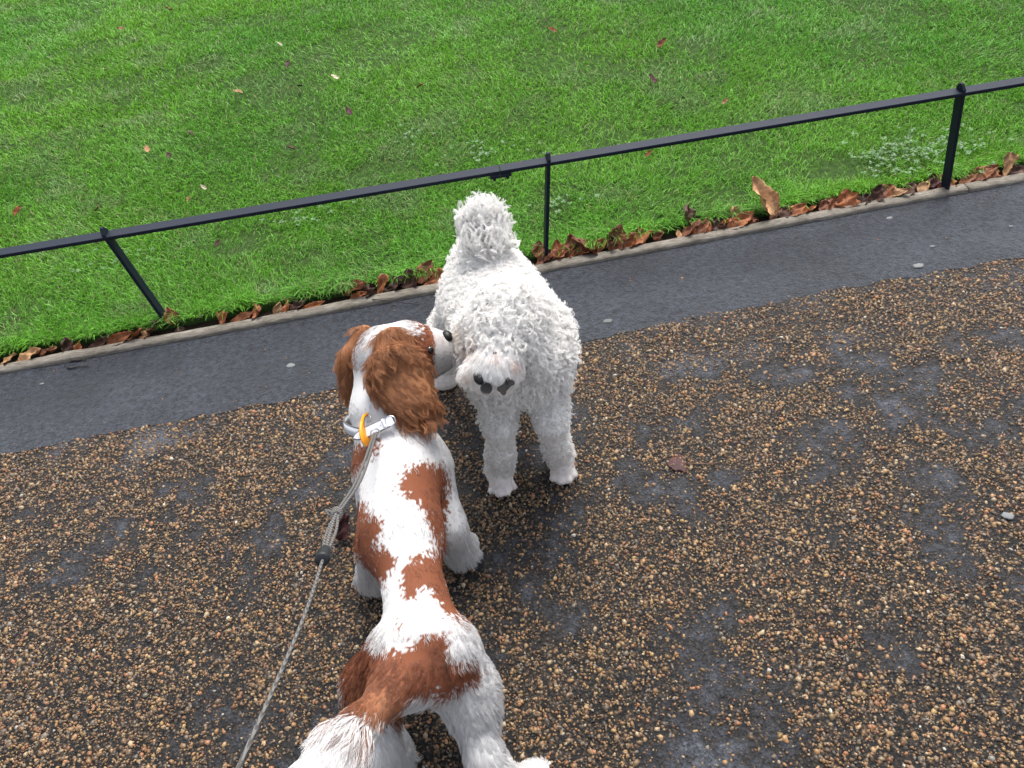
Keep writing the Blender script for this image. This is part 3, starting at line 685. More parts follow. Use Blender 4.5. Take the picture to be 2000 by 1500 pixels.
# ------------------------------------------------------------------ dogs: one smooth body surface each, with a coat of hair
class Sdf:
    """union of tapered limbs / flattened lobes, each with a hair direction and a coat zone"""
    def __init__(s): s.p = []
    def add(s, a, ra, b, rb, flow=None, zone=0, k=55, flat=None, ff=1.0, len_=1.0):
        a, b = np.array(a, float), np.array(b, float)
        fl = norm(np.array(flow, float)) if flow is not None else norm(b-a)
        s.p.append(dict(a=a, b=b, ra=ra, rb=rb, fl=fl, zone=zone, k=k, n=None if flat is None else norm(np.array(flat, float)), ff=ff, len=len_))
    def d(s, P):
        out = np.empty((len(s.p), len(P)))
        for i, q in enumerate(s.p):
            X = P-q['a']; ab = q['b']-q['a']
            if q['n'] is not None:
                t0 = np.clip(X@ab/(ab@ab+1e-9), 0, 1); c = X-t0[:, None]*ab; X = X+(c@q['n'])[:, None]*(q['ff']-1)*q['n']
            t = np.clip(X@ab/(ab@ab+1e-9), 0, 1)
            out[i] = np.linalg.norm(X-t[:, None]*ab, axis=1)-(q['ra']*(1-t)+q['rb']*t)
        return out
    def field(s, P):
        D_ = s.d(P); ks = np.array([q['k'] for q in s.p]); r = None
        for k in np.unique(ks)[::1]:
            dd = D_[ks == k]; mn = dd.min(0); f = mn-np.log(np.exp(-k*(dd-mn)).sum(0))/k
            if r is None: r = f
            else:
                kk = 110 if k < 300 else 420; mn = np.minimum(r, f); r = mn-np.log(np.exp(-kk*(r-mn))+np.exp(-kk*(f-mn)))/kk
        return r
    def bounds(s):
        A = np.array([q['a']-q['ra'] for q in s.p]+[q['b']-q['rb'] for q in s.p]).min(0)
        B = np.array([q['a']+q['ra'] for q in s.p]+[q['b']+q['rb'] for q in s.p]).max(0)
        return A-.03, B+.03
def surface(sdf, h):
    lo, hi = sdf.bounds(); n = np.ceil((hi-lo)/h).astype(int)+1
    ax = [lo[i]+np.arange(n[i])*h for i in range(3)]
    G = np.stack(np.meshgrid(*ax, indexing='ij'), -1)
    val = np.empty(n)
    for i in range(n[0]): val[i] = sdf.field(G[i].reshape(-1, 3)).reshape(n[1], n[2])
    val = np.where(np.abs(val) < 1e-7, 1e-7, val)
    ins = val < 0
    cs = [(slice(dx, n[0]-1+dx), slice(dy, n[1]-1+dy), slice(dz, n[2]-1+dz)) for dx in (0, 1) for dy in (0, 1) for dz in (0, 1)]
    cnt = sum(ins[c].astype(int) for c in cs); act = (cnt > 0) & (cnt < 8)
    idx = -np.ones(act.shape, int); idx[act] = np.arange(act.sum())
    acc = np.zeros((act.sum(), 3)); m_ = np.zeros(act.sum())
    ci = np.argwhere(act)
    offs = [(dx, dy, dz) for dx in (0, 1) for dy in (0, 1) for dz in (0, 1)]
    for a in range(8):
        for b in range(a+1, 8):
            oa, ob = np.array(offs[a]), np.array(offs[b])
            if abs(oa-ob).sum() != 1: continue
            ia, ib = ci+oa, ci+ob
            va, vb = val[tuple(ia.T)], val[tuple(ib.T)]; k = (va < 0) != (vb < 0)
            t = va[k]/(va[k]-vb[k]); acc[k] += ia[k]+t[:, None]*(ib[k]-ia[k]); m_[k] += 1
    V = lo+acc/m_[:, None]*h
    Fq = []
    for axis in range(3):
        sl0 = [slice(None)]*3; sl1 = [slice(None)]*3; sl0[axis] = slice(0, -1); sl1[axis] = slice(1, None)
        a, b = ins[tuple(sl0)], ins[tuple(sl1)]; e = np.argwhere(a != b); u, v = [(1, 2), (2, 0), (0, 1)][axis]
        e = e[(e[:, u] > 0) & (e[:, v] > 0) & (e[:, u] < n[u]-1) & (e[:, v] < n[v]-1)]
        eu = np.zeros(3, int); eu[u] = 1; ev = np.zeros(3, int); ev[v] = 1
        q = np.stack([idx[tuple((e-eu-ev).T)], idx[tuple((e-ev).T)], idx[tuple(e.T)], idx[tuple((e-eu).T)]], -1)
        fl = a[tuple(e.T)]; q[~fl] = q[~fl][:, ::-1]; Fq.append(q)
    Fq = np.concatenate(Fq); Fq = Fq[(Fq >= 0).all(1)]
    return V, Fq
def grad(sdf, P, h=.002):
    g = np.stack([sdf.field(P+np.eye(3)[i]*h)-sdf.field(P-np.eye(3)[i]*h) for i in range(3)], -1); return norm(g)
def hit(sdf, px, py, push=0.0):
    """where the line of sight through a spot of the photograph meets the body; push lifts it off the skin"""
    d = norm(FW+RT*(px-1000)/F+UP*(750-py)/F); t = .6
    for _ in range(60):
        f = float(sdf.field((CAM+d*t)[None])[0]); t += f*.8
        if abs(f) < .0004: break
    return CAM+d*(t-push)
def sample(V, Fq, n):
    T = np.concatenate([Fq[:, [0, 1, 2]], Fq[:, [0, 2, 3]]]); a, b, c = V[T[:, 0]], V[T[:, 1]], V[T[:, 2]]
    ar = np.linalg.norm(np.cross(b-a, c-a), axis=1); k = RNG.choice(len(T), n, p=ar/ar.sum())
    u, v = RNG.random(n), RNG.random(n); f = u+v > 1; u[f], v[f] = 1-u[f], 1-v[f]
    return a[k]+u[:, None]*(b-a)[k]+v[:, None]*(c-a)[k]
def kd_of(P):
    k = kdtree.KDTree(len(P))
    for i, p in enumerate(P): k.insert(p, i)
    k.balance(); return k
def nearest(kd, P): return np.array([kd.find(p)[1] for p in P])
def blend(sdf, P, key, kk=70):
    D_ = sdf.d(P); w_ = np.exp(-kk*(D_-D_.min(0))); w_ /= w_.sum(0)
    return w_.T@np.array([q[key] for q in sdf.p]), D_.argmin(0)
def hair_paths(P, Nn, T, L, lift, droop, steps, side=None):
    """bend from lift direction towards the lie of the coat and gravity"""
    pts = np.empty((len(P), steps, 3)); pts[:, 0] = P-Nn*.002
    for k in range(1, steps):
        t = k/(steps-1)
        d = norm(Nn*(lift*(1-.65*t))[:, None]+T*(1-.25*lift*(1-t))[:, None]+np.array([0, 0, -1.])*(droop*t)[:, None])
        pts[:, k] = pts[:, k-1]+d*(L/(steps-1))[:, None]
    return pts
def make_hair(name, pts, col, r0, r1, material, parent):
    n, s = pts.shape[:2]; hc = bpy.data.hair_curves.new(name); hc.add_curves([s]*n)
    hc.attributes['position'].data.foreach_set('vector', pts.astype(np.float32).ravel())
    t = np.linspace(0, 1, s)[None]; rad = (np.asarray(r0).reshape(-1, 1)*(1-t)+np.asarray(r1).reshape(-1, 1)*t)*np.ones((n, 1))
    a = hc.attributes.get('radius') or hc.attributes.new('radius', 'FLOAT', 'POINT'); a.data.foreach_set('value', rad.astype(np.float32).ravel())
    ca = hc.attributes.new('col', 'FLOAT_COLOR', 'POINT'); c = np.ones((n, s, 4), np.float32); c[..., :3] = col if col.ndim == 3 else col[:, None]
    ca.data.foreach_set('color', c.ravel())
    o = bpy.data.objects.new(name, hc); C.objects.link(o); hc.materials.append(material); child(o, parent); return o
def fur_mat(name, rough=.55, spec=.25, trans=.25):
    return attr_mat(name, rough, spec, trans)
def in_poly(p, poly):
    x, y = p[:, 0], p[:, 1]; r = np.zeros(len(p), bool); n = len(poly); j = n-1
    for i in range(n):
        xi, yi = poly[i]; xj, yj = poly[j]
        c = ((yi > y) != (yj > y)) & (x < (xj-xi)*(y-yi)/(yj-yi+1e-9)+xi); r ^= c; j = i
    return r
def lathe_blob(name, P, R, parent, m, rot=None, seg=16):
    bm = bmesh.new(); bmesh.ops.create_uvsphere(bm, u_segments=seg, v_segments=seg//2+2, radius=1)
    M = Matrix.Diagonal((*R, 1)); M = (rot.to_4x4() if rot else Matrix.Identity(4)) @ M
    bmesh.ops.transform(bm, matrix=Matrix.Translation(Vector(P)) @ M, verts=bm.verts)
    me = bpy.data.meshes.new(name); bm.to_mesh(me); bm.free(); return link(name, me, m, parent)
def frame(d, up=(0, 0, 1)):
    d = Vector(d).normalized(); u = Vector(up); s_ = d.cross(u).normalized(); u = s_.cross(d); return Matrix((s_, d, u)).transposed()   # x side, y forward, z up

nose_m = mat('wet_nose', (.006, .0055, .006), .42, .3); N(nose_m).l(N(nose_m).bump(N(nose_m).noise(500, 2), .4, .001), N(nose_m).b.inputs['Normal'])
eye_m = mat('dark_eye', (.012, .006, .004), .08, .7)

# ================================================================== white curly-coated dog
W = Sdf()
fR, fL = at(978, 936, .02), at(1097, 912, .02)
hR = at(868, 735, .02); hL = np.array([hR[0]+.17, hR[1]+.03, .02])
rump = np.array([.032, 1.545, .372]); hip = np.array([.02, 1.52, .36]); loin = np.array([.044, 1.43, .365])
chest = np.array([.064, 1.31, .355]); fore = np.array([.062, 1.235, .345]); 
for sx in (-1, 1):
    W.add(chest+[sx*.026, 0, .016], .090, loin+[sx*.016, 0, .008], .086, flow=(-.1, .9, -.3)); W.add(loin+[sx*.016, 0, .008], .086, rump+[sx*.006, 0, 0], .080, flow=(-.1, .8, -.5))
    W.add(chest+[sx*.026, 0, .016], .086, fore+[sx*.028, 0, .022], .066, flow=(.1, -.3, -1))
W.add(fore+[0, .01, .01], .060, fore+[0, .0, -.002], .050, flow=(0, -.2, -1))
# neck and head (turned down towards the brown-eared dog)
skull = at(992, 632, .508); nosep = at(938, 738, .460); mz = at(970, 717, .474)
W.add(chest+[-.005, -.02, .06], .080, skull+[.005, .05, -.022], .062, flow=(0, .6, -.4))
W.add(skull+[.006, .018, .008], .060, skull+[-.004, -.008, 0], .056, flow=(-.12, -.75, -.2), zone=1)
W.add(skull+[-.006, -.004, -.026], .036, mz, .035, flow=(-.4, -.6, -.5), zone=2)
W.add(mz, .035, nosep+[.008, .010, .004], .0185, flow=(.35, .35, -.9), zone=2)
W.add(mz+[-.030, .012, -.006], .013, nosep+[-.022, .010, .006], .009, flow=(-.5, 0, -1), zone=2)     # far cheek
# ears hanging at both sides of the head
eR0, eR1 = at(922, 632, .492), at(917, 672, .458); eL0, eL1 = at(1042, 635, .495), at(1048, 690, .45)
W.add(eR0, .024, eR1, .020, flow=(-.2, -.2, -1), zone=3, k=130, flat=(1, .3, 0), ff=1.5)
W.add(eL0, .034, eL1, .034, flow=(.2, -.2, -1), zone=3, k=130, flat=(1, -.4, 0), ff=1.4)
# front legs
CLAWS = []
for foot, sx in ((fR, -1), (fL, 1)):
    sh = np.array([chest[0]+sx*.062, 1.262, .355])
    el, kn = (at(975, 828, .215), at(978, 885, .105)) if sx < 0 else (at(1078, 822, .215), at(1087, 868, .105))
    W.add(sh, .050, el, .0255, flow=(0, -.1, -1)); W.add(el, .0255, kn, .0215, flow=(0, -.05, -1)); W.add(kn, .0215, foot+[0, .016, .020], .0215, flow=(0, -.1, -1))
    W.add(foot+[0, .010, .010], .024, foot+[sx*.002, -.010, .002], .018, flow=(0, -.8, -.5), zone=4)
    for t_ in (-1, -.36, .36, 1):
        tp = foot+np.array([t_*.0265, -.040+abs(t_)**2*.016, -.009]); W.add(foot+[t_*.018, -.010, .002], .0105, tp, .0098, flow=(0, -1, -.4), zone=4, k=320)
        CLAWS.append((tp+[t_*.001, -.0105, -.002], (t_*.1, -1, -.45)))
# hind legs
for foot, sx in ((hR, -1), (hL, 1)):
    hp = np.array([hip[0]+.008+sx*.046, 1.525, .32]); st_ = np.array([(foot[0]+hp[0])*.5, foot[1]-.06, .225]); hk = np.array([foot[0], foot[1]+.055, .11])
    W.add(hp, .070, st_, .050, flow=(0, 0, -1)); W.add(st_, .048, hk, .033, flow=(0, .2, -1)); W.add(hk, .035, foot+[0, .02, .018], .032, flow=(0, -.1, -1))
    W.add(foot+[0, .012, .010], .027, foot+[0, -.010, .002], .020, flow=(0, -.8, -.5), zone=4)
    for t_ in (-1, -.36, .36, 1): W.add(foot+[t_*.017, -.008, .004], .0115, foot+[t_*.0225, -.032+abs(t_)*.009, -.007], .0100, flow=(0, -1, -.4), zone=4, k=220)
# upright tail
tb, t1, t2 = np.array([.022, 1.585, .425]), at(950, 480, .50), at(944, 438, .537)
W.add(rump+[-.004, .02, .03], .042, tb, .027, flow=(0, .3, 1), zone=5); W.add(tb, .026, t1, .023, flow=(0, -.1, 1), zone=5); W.add(t1, .024, t2, .031, flow=(0, -.1, 1), zone=6)
WV, WF = surface(W, .0052)
wd = empty('white_dog', (float(chest[0]), float(chest[1]), 0), label='curly white dog standing on the path with its tail up, facing the camera', cat='dog')
def white_col(P, zone, n):
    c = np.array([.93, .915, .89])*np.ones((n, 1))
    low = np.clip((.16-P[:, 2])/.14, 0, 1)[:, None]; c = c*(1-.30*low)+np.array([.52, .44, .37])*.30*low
    c[zone == 4] = c[zone == 4]*.72+np.array([.55, .43, .38])*.28
    for px, py, z_, r, col in ((968, 692, .45, .007, (.30, .14, .09)), (1003, 708, .43, .009, (.60, .38, .30)), (921, 678, .43, .014, (.55, .38, .26)), (917, 728, .40, .008, (.5, .33, .2)), (895, 650, .42, .02, (.66, .55, .42))):
        q = proj(P); ctr = np.array([px, py]); dd = np.linalg.norm(q-ctr, axis=1)*1.15/1500
        wgt = np.exp(-(dd/r)**2)*(P[:, 1] < 1.30)*.5; c = c*(1-wgt[:, None])+np.array(col)*wgt[:, None]
    return c*RNG.uniform(.86, 1.05, (n, 1))
me = mesh_np('body', WV, WF); zb = blend(W, WV, 'fl')[1]; zone_of = np.array([q['zone'] for q in W.p])
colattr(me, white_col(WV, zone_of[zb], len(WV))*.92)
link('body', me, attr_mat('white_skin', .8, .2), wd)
def curly(sdf, V, Fq, n, nclump):
    P = sample(V, Fq, n+nclump); ex = sample(V, Fq, n); ex = ex[np.isin(zone_of[blend(sdf, ex, 'fl')[1]], (2, 6))]; P = np.concatenate([P, ex]); P = P[P[:, 2] > .012]; nclump = min(nclump, len(P)//3)
    Nn = grad(sdf, P); fl, pid = blend(sdf, P, 'fl'); zone = zone_of[pid]
    fl = fl+RNG.normal(0, .05, fl.shape)
    T = norm(fl-(fl*Nn).sum(1, keepdims=True)*Nn)
    m = len(P); L = np.full(m, .018); lift = np.full(m, .9); droop = np.full(m, .25); amp = np.full(m, .0034); turns = np.full(m, 1.5)
    back = (P[:, 2] > .40) & (P[:, 1] > 1.3); L[back] = .017
    for z, (l, li, dr, am, tu) in {1: (.033, .8, .3, .0055, 1.1), 2: (.020, .34, .3, .0016, .5), 3: (.032, .45, .7, .0060, 1.4), 4: (.0055, .4, .2, .0010, .6), 5: (.022, .8, -.15, .0034, .8), 6: (.044, 1.0, -.3, .0050, .85)}.items():
        k = zone == z; L[k] = l; lift[k] = li; droop[k] = dr; amp[k] = am; turns[k] = tu
    q = proj(P)
    fr = (zone == 0) & (P[:, 1] < 1.32) & (P[:, 2] > .30); L[fr] = .022; amp[fr] = .0046; turns[fr] = 1.5
    legs = (zone == 0) & (P[:, 2] < .24); L[legs] = .009; amp[legs] = .0028
    cl = RNG.permutation(m)[:nclump]; kd = kd_of(P[cl]); ci = nearest(kd, P); g = cl[ci]
    # hairs of one lock share lie, length and curl phase
    rl = RNG.uniform(.7, 1.3, m); swirl = RNG.normal(0, .75, m); ph = RNG.uniform(0, 6.28, m); sg = RNG.choice([-1, 1], m)
    B = np.cross(Nn, T); Tg = T[g]*np.cos(swirl[g])[:, None]+B[g]*np.sin(swirl[g])[:, None]
    flat = np.isin(zone, (2,)); Tg[flat] = T[flat]
    Tg = norm(Tg-(Tg*Nn).sum(1, keepdims=True)*Nn)
    S = 11; Lh = L*rl[g]*RNG.uniform(.85, 1.1, m)
    base = hair_paths(P, Nn, Tg, Lh, lift, droop, S)
    gb = base[g]; tt = np.linspace(0, 1, S)
    pull = .72*(tt**.7)[None, :, None]*np.where(flat, .2, 1)[:, None, None]
    out = base*(1-pull)+(gb+(P-P[g])[:, None]*.25)*pull
    a = ph[g][:, None]+sg[g][:, None]*(turns[g][:, None]*2*math.pi*tt[None])+RNG.normal(0, .22, (m, 1))
    env = (amp*RNG.uniform(.75, 1.2, m))[:, None]*np.minimum(tt*2.2, 1)[None]
    out += (np.cos(a)-np.cos(a[:, :1]))[..., None]*env[..., None]*Nn[:, None]+(np.sin(a)-np.sin(a[:, :1]))[..., None]*env[..., None]*np.cross(Nn, Tg)[:, None]
    out[..., 2] = np.maximum(out[..., 2], .004)
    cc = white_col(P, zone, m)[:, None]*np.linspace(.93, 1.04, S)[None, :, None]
    return out, cc, P
white_fur = fur_mat('white_coat', .5, .3, .35)
pts, cc, _ = curly(W, WV, WF, 125000, 15000)
make_hair('fur', pts, cc, .00038, .00018, white_fur, wd)
claw_m = mat('claw', (.10, .075, .065), .4, .5)
for p_, d_ in CLAWS: lathe_blob('claw', p_, (.0026, .0068, .0030), wd, claw_m, frame(d_), 8)
nr = frame(nosep-mz)
lathe_blob('nose', hit(W, 936, 738, -.002), (.0175, .0115, .0110), wd, nose_m, nr)
for px, py in ((967, 691), (927, 688)):
    lathe_blob('eye', hit(W, px, py, -.004), (.0048, .0048, .0048), wd, eye_m)
tagm = mat('tag_metal', (.022, .019, .018), .5, .3, .2); tagm2 = mat('tag_disc', (.010, .009, .008), .45, .3)
def prism(name, outline, thick, m, parent, M, bev=.0006):
    bm = bmesh.new(); vs = [bm.verts.new((x_, y_, 0)) for x_, y_ in outline]; f = bm.faces.new(vs)
    r = bmesh.ops.extrude_face_region(bm, geom=[f]); bmesh.ops.translate(bm, vec=(0, 0, thick), verts=[v for v in r['geom'] if isinstance(v, bmesh.types.BMVert)])
    bmesh.ops.recalc_face_normals(bm, faces=bm.faces)
    bmesh.ops.bevel(bm, geom=[e for e in bm.edges if e.calc_face_angle(0) > .8], offset=bev, segments=1, affect='EDGES')
    bmesh.ops.transform(bm, matrix=M, verts=bm.verts); me = bpy.data.meshes.new(name); bm.to_mesh(me); bm.free()
    return link(name, me, m, parent, smooth=False)
def ring_mesh(name, P, R, r, axis, m, parent, sx=1.0, seg=28, tube=8):
    bm = bmesh.new(); d = Vector(axis).normalized(); q = d.to_track_quat('Z', 'Y').to_matrix(); rings = []
    for i in range(seg):
        a = 2*math.pi*i/seg
        rings.append([bm.verts.new(Vector(P)+q @ Vector((math.cos(a)*(R*sx+r*math.cos(b)), math.sin(a)*(R+r*math.cos(b)), r*math.sin(b)))) for b in [2*math.pi*j/tube for j in range(tube)]])
    for i in range(seg):
        for j in range(tube): bm.faces.new((rings[i][j], rings[(i+1) % seg][j], rings[(i+1) % seg][(j+1) % tube], rings[i][(j+1) % tube]))
    bmesh.ops.recalc_face_normals(bm, faces=bm.faces)
    me = bpy.data.meshes.new(name); bm.to_mesh(me); bm.free(); return link(name, me, m, parent)
view = Vector(-FW)
def facing(P, rollz=0, tilt=(0, 0, 0)):
    d = (view+Vector(tilt)).normalized(); X_ = Vector((1, 0, 0)); X_ = (X_-d*X_.dot(d)).normalized(); Y_ = d.cross(X_)
    return Matrix.Translation(Vector(P)) @ Matrix((X_, Y_, d)).transposed().to_4x4() @ Matrix.Rotation(rollz, 4, 'Z')
P = at(950, 759, .472)
t = empty('round_tag', P, label='round black name tag hanging under the white dog\'s chin', cat='tag')
circ = [(math.cos(a)*.0115, math.sin(a)*.0115) for a in np.linspace(0, 2*math.pi, 24, endpoint=False)]
prism('disc', circ, .002, tagm2, t, facing(P, 0, (0, 0, .3)))
ring_mesh('rim', P+np.array(facing(P, 0, (0, 0, .3)).to_3x3() @ Vector((0, 0, .002))), .0105, .0013, view+Vector((0, 0, .3)), mat('tag_rim', (.03, .028, .026), .4, .4, .3), t)
P = at(988, 754, .474)
bone = []
for cx, sgn in ((.0125, 1), (-.0125, -1)):
    for cy_ in ((.005, -.005) if sgn < 0 else (-.005, .005)):
        for a in np.linspace(-1.9, 1.9, 7):
            bone.append((cx+sgn*math.cos(a if cy_*sgn > 0 else a)*.0052, cy_+math.sin(a)*.0052*sgn))
bone = []
def arc(cx, cy_, a0, a1): 
    for a in np.linspace(math.radians(a0), math.radians(a1), 7): bone.append((cx+math.cos(a)*.0056, cy_+math.sin(a)*.0056))
arc(.0125, -.0048, -150, 30); arc(.0125, .0048, -30, 150); arc(-.0125, .0048, 30, 210); arc(-.0125, -.0048, 150, 330)
t = empty('bone_tag', P, label='dark grey bone-shaped name tag hanging from the white dog\'s neck', cat='tag')
prism('plate', bone, .0018, tagm, t, facing(P, math.radians(38), (.2, 0, .3)))
ring_mesh('split_ring', np.array(P)+[.004, .002, .009], .004, .0006, (1, .3, 0), tagm, t)

# ================================================================== brown and white spaniel seen from behind
S_ = Sdf()
sR = at(904, 1080, .018); sL = at(735, 1128, .018); kR = at(1034, 1545, .018); kL = at(775, 1470, .018)
wi, mb, lo_, ru = at(780, 900, .285), at(782, 1040, .275), at(812, 1165, .270), at(832, 1255, .262)
S_.add(wi, .080, mb, .072, flow=(.1, -1, -.25)); S_.add(mb, .071, lo_, .044, flow=(.05, -1, -.2)); S_.add(lo_, .044, ru, .054, flow=(.05, -1, -.3))
S_.add(wi+[0, .02, -.03], .076, wi+[-.01, .08, -.03], .064, flow=(0, -1, -.2))
nk = at(738, 800, .355); sk = at(742, 715, .402)
S_.add(wi+[-.01, .05, .01], .068, nk, .047, flow=(.15, -1, -.5), zone=5); S_.add(nk, .046, sk, .046, flow=(.1, -.9, -.35), zone=5)
hd = norm(np.array([.93, .24, -.24])); hs_ = norm(np.cross(hd, [0, 0, 1])); hu = np.cross(hs_, hd)       # head looks to the right, nose a little down
skc = at(772, 688, .430)
S_.add(skc-hd*.022, .058, skc+hd*.022, .054, flow=-hd+[0, 0, -.1], zone=1)
mzz = skc+hd*.078-hu*.010
S_.add(skc+hd*.034-hu*.002, .046, mzz, .034, flow=-hd, zone=2)
mzt = mzz+hd*.034+hu*.006
S_.add(mzz+hu*.004, .030, mzt, .020, flow=-hd+[0, 0, -.3], zone=2)
for q in (-1, 1): S_.add(mzz-hu*.016+hs_*q*.014, .028, mzt-hu*.018-hd*.004+hs_*q*.012, .021, flow=-hd+[0, 0, -.7], zone=2, k=90)
S_.add(mzz-hu*.034-hd*.008, .026, mzt-hu*.038-hd*.016, .018, flow=-hd+[0, 0, -.5], zone=2)
# ears
e0 = at(768, 666, .488); e1 = at(776, 728, .452); e2 = at(808, 786, .410); ef = at(858, 850, .35)-at(742, 680, .46)
S_.add(e0, .030, e1, .056, flow=ef, zone=3, k=140, flat=(.1, -.8, .6), ff=3.2); S_.add(e1, .058, e2, .044, flow=ef, zone=3, k=140, flat=(.1, -.85, .5), ff=3.2)
f0 = at(712, 655, .42); f1 = at(690, 700, .388); f2 = at(684, 748, .345)
S_.add(f0, .024, f1, .030, flow=f2-f0, zone=3, k=140, flat=(.5, -.8, .3), ff=1.8); S_.add(f1, .030, f2, .024, flow=(-.1, -.2, -1), zone=3, k=140, flat=(.5, -.8, .3), ff=1.8)
for foot, sx in ((sR, 1), (sL, -1)):
    sh = wi+np.array([sx*.046, .0, -.05]); el = np.array([foot[0]*.6+sh[0]*.4, foot[1]-.01, .145]); wr = foot+[0, -.012, .045]
    S_.add(sh, .056, el, .033, flow=(sx*.15, -.2, -1), zone=0); S_.add(el, .030, wr, .019, flow=(0, -.35, -1), zone=6); S_.add(wr, .019, foot+[0, .008, .002], .020, flow=(0, .1, -1), zone=6)
    S_.add(foot+[0, 0, .002], .020, foot+[sx*.008, .022, -.003], .016, flow=(sx*.3, .9, -.3), zone=4)
    for t_ in (-1, 0, 1): S_.add(foot+[t_*.014, .02, -.002], .011, foot+[t_*.018+sx*.006, .038, -.009], .008, flow=(0, 1, -.3), zone=4, k=140)
for foot, sx in ((kR, 1), (kL, -1)):
    hp, stf, hk = (at(866, 1282, .235), at(912, 1345, .165), at(950, 1485, .085)) if sx > 0 else (at(778, 1290, .235), at(728, 1338, .165), at(745, 1475, .085))
    S_.add(hp, .060, stf, .046, flow=(sx*.2, -.3, -1), zone=7); S_.add(stf, .044, hk, .022, flow=(0, -.4, -1), zone=7); S_.add(hk, .021, foot+[0, -.01, .01], .019, flow=(0, -.1, -1), zone=6)
    S_.add(foot+[0, -.008, .004], .023, foot+[sx*.012, .026, -.003], .018, flow=(sx*.3, .9, -.3), zone=4)
    for t_ in (-1, 0, 1): S_.add(foot+[t_*.014+sx*.006, .02, -.002], .011, foot+[t_*.018+sx*.012, .038, -.009], .008, flow=(0, 1, -.3), zone=4, k=140)
# tail swung out to the left towards the camera
ta, tb2, tc, td = ru+np.array([-.005, -.05, .0]), at(770, 1345, .285), at(700, 1420, .32), at(630, 1510, .36)
S_.add(ru+[0, -.02, 0], .055, ta, .034, flow=(0, -1, 0)); S_.add(ta, .034, tb2, .022, flow=tb2-ta, zone=8); S_.add(tb2, .022, tc, .018, flow=tc-tb2, zone=8); S_.add(tc, .018, td, .012, flow=td-tc+np.array([0, 0, -.04]), zone=9)
SV, SF = surface(S_, .0052)
szone = np.array([q['zone'] for q in S_.p])
POL = [
 [(807, 909), (835, 902), (867, 904), (879, 933), (876, 972), (872, 1016), (869, 1063), (876, 1120), (885, 1151), (903, 1182), (898, 1214), (869, 1195), (849, 1167), (841, 1146), (820, 1154), (810, 1169), (791, 1167), (784, 1133), (786, 1115), (804, 1094), (810, 1081), (846, 1081), (849, 1058), (841, 1032), (830, 1006), (810, 977), (784, 964), (776, 948), (789, 935), (784, 920)],
 [(680, 982), (716, 980), (713, 1008), (726, 1000), (739, 1011), (747, 1029), (729, 1065), (739, 1068), (758, 1073), (773, 1089), (771, 1107), (752, 1133), (737, 1143), (729, 1136), (700, 1089), (680, 1058), (670, 1016)],
 [(670, 876), (700, 866), (742, 858), (739, 876), (721, 899), (706, 907), (695, 925), (670, 922)],
 [(712, 1205), (726, 1235), (736, 1266), (787, 1272), (821, 1245), (859, 1228), (879, 1249), (872, 1283), (896, 1286), (930, 1286), (940, 1303), (930, 1327), (903, 1340), (872, 1361), (859, 1371), (845, 1345), (821, 1350), (800, 1385), (770, 1410), (719, 1402), (670, 1381), (665, 1303), (690, 1225)],
 [(766, 1220), (783, 1216), (784, 1226), (770, 1229)]]
BLAZE = [(690, 820), (696, 764), (694, 705), (692, 682), (715, 649), (737, 628), (765, 605), (800, 605), (826, 640), (823, 652), (804, 655), (782, 652), (765, 660), (748, 678), (722, 706), (722, 740), (735, 768), (745, 790), (760, 830)]
WHT, BRN = np.array([.62, .61, .60]), np.array([.19, .064, .030])
def coat(P, Nn, pid):
    """the coat pattern: patches where they lie on the upper side, carried round to the hidden side"""
    zone = szone[pid]; vis = ((CAM-P)*Nn).sum(1) > .02
    q = proj(P)+RNG.normal(0, 5.5, (len(P), 2)); brown = np.zeros(len(P), bool)
    for pl in POL: brown |= in_poly(q, pl)
    head = (zone == 1); brown[head] = ~in_poly(q[head], BLAZE)
    m2 = zone == 2; al = (P-skc)@hd; al = al+RNG.normal(0, .0022, len(al))+.010*np.sin((P@hu)*95); brown[m2] = (al[m2] < .056) & ~in_poly(q[m2], BLAZE)
    tn = np.linalg.norm(P-tc, axis=1); brown[(zone == 9)] = (RNG.random(len(P)) < np.clip((.040-tn)/.04, 0, 1))[zone == 9]; far8 = (zone == 8) & (tn < .03); brown[far8] &= (RNG.random(len(P)) < .75)[far8]; brown[zone == 4] = False
    brown[(zone == 6)] = False
    idx = np.flatnonzero(vis); hid = np.flatnonzero(~vis & np.isin(zone, (0, 5, 7, 8)))
    sub = idx[::3]; kd = kd_of(P[sub]); brown[hid] = brown[sub[nearest(kd, P[hid])]]
    brown[hid] &= P[hid][:, 2] > .14
    brown[zone == 3] = True
    c = np.where(brown[:, None], BRN, WHT)
    c[(zone == 9) & ~brown] = np.array([.86, .85, .84])
    e = zone == 3; c[e] = np.array([.32, .140, .062])
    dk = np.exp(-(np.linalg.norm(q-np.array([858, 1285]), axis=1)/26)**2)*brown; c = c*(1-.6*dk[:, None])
    lipz = (P-mzz)@hu; lip = np.exp(-((lipz+.030)/.003)**2)*m2*~brown; c = c*(1-.55*lip[:, None])
    fre = m2 & ~brown & (np.sin(P[:, 0]*410)*np.sin(P[:, 1]*370+1)*np.sin(P[:, 2]*390+2) > .72); c[fre] *= .45
    c[m2 & ~brown] *= .9
    pk = np.exp(-(np.linalg.norm(q-np.array([860, 662]), axis=1)/13)**2)*m2*~brown; c = c*(1-.5*pk[:, None])+np.array([.35, .22, .20])*.5*pk[:, None]
    lt = np.exp(-(np.linalg.norm(q-np.array([745, 1375]), axis=1)/45)**2)*brown; c = c+lt[:, None]*np.array([.10, .06, .03])
    return c, brown, zone
sd_ = empty('spaniel_dog', (float(mb[0]), float(mb[1]), 0), label='brown and white long-eared spaniel in the foreground seen from behind, sniffing the white dog', cat='dog')
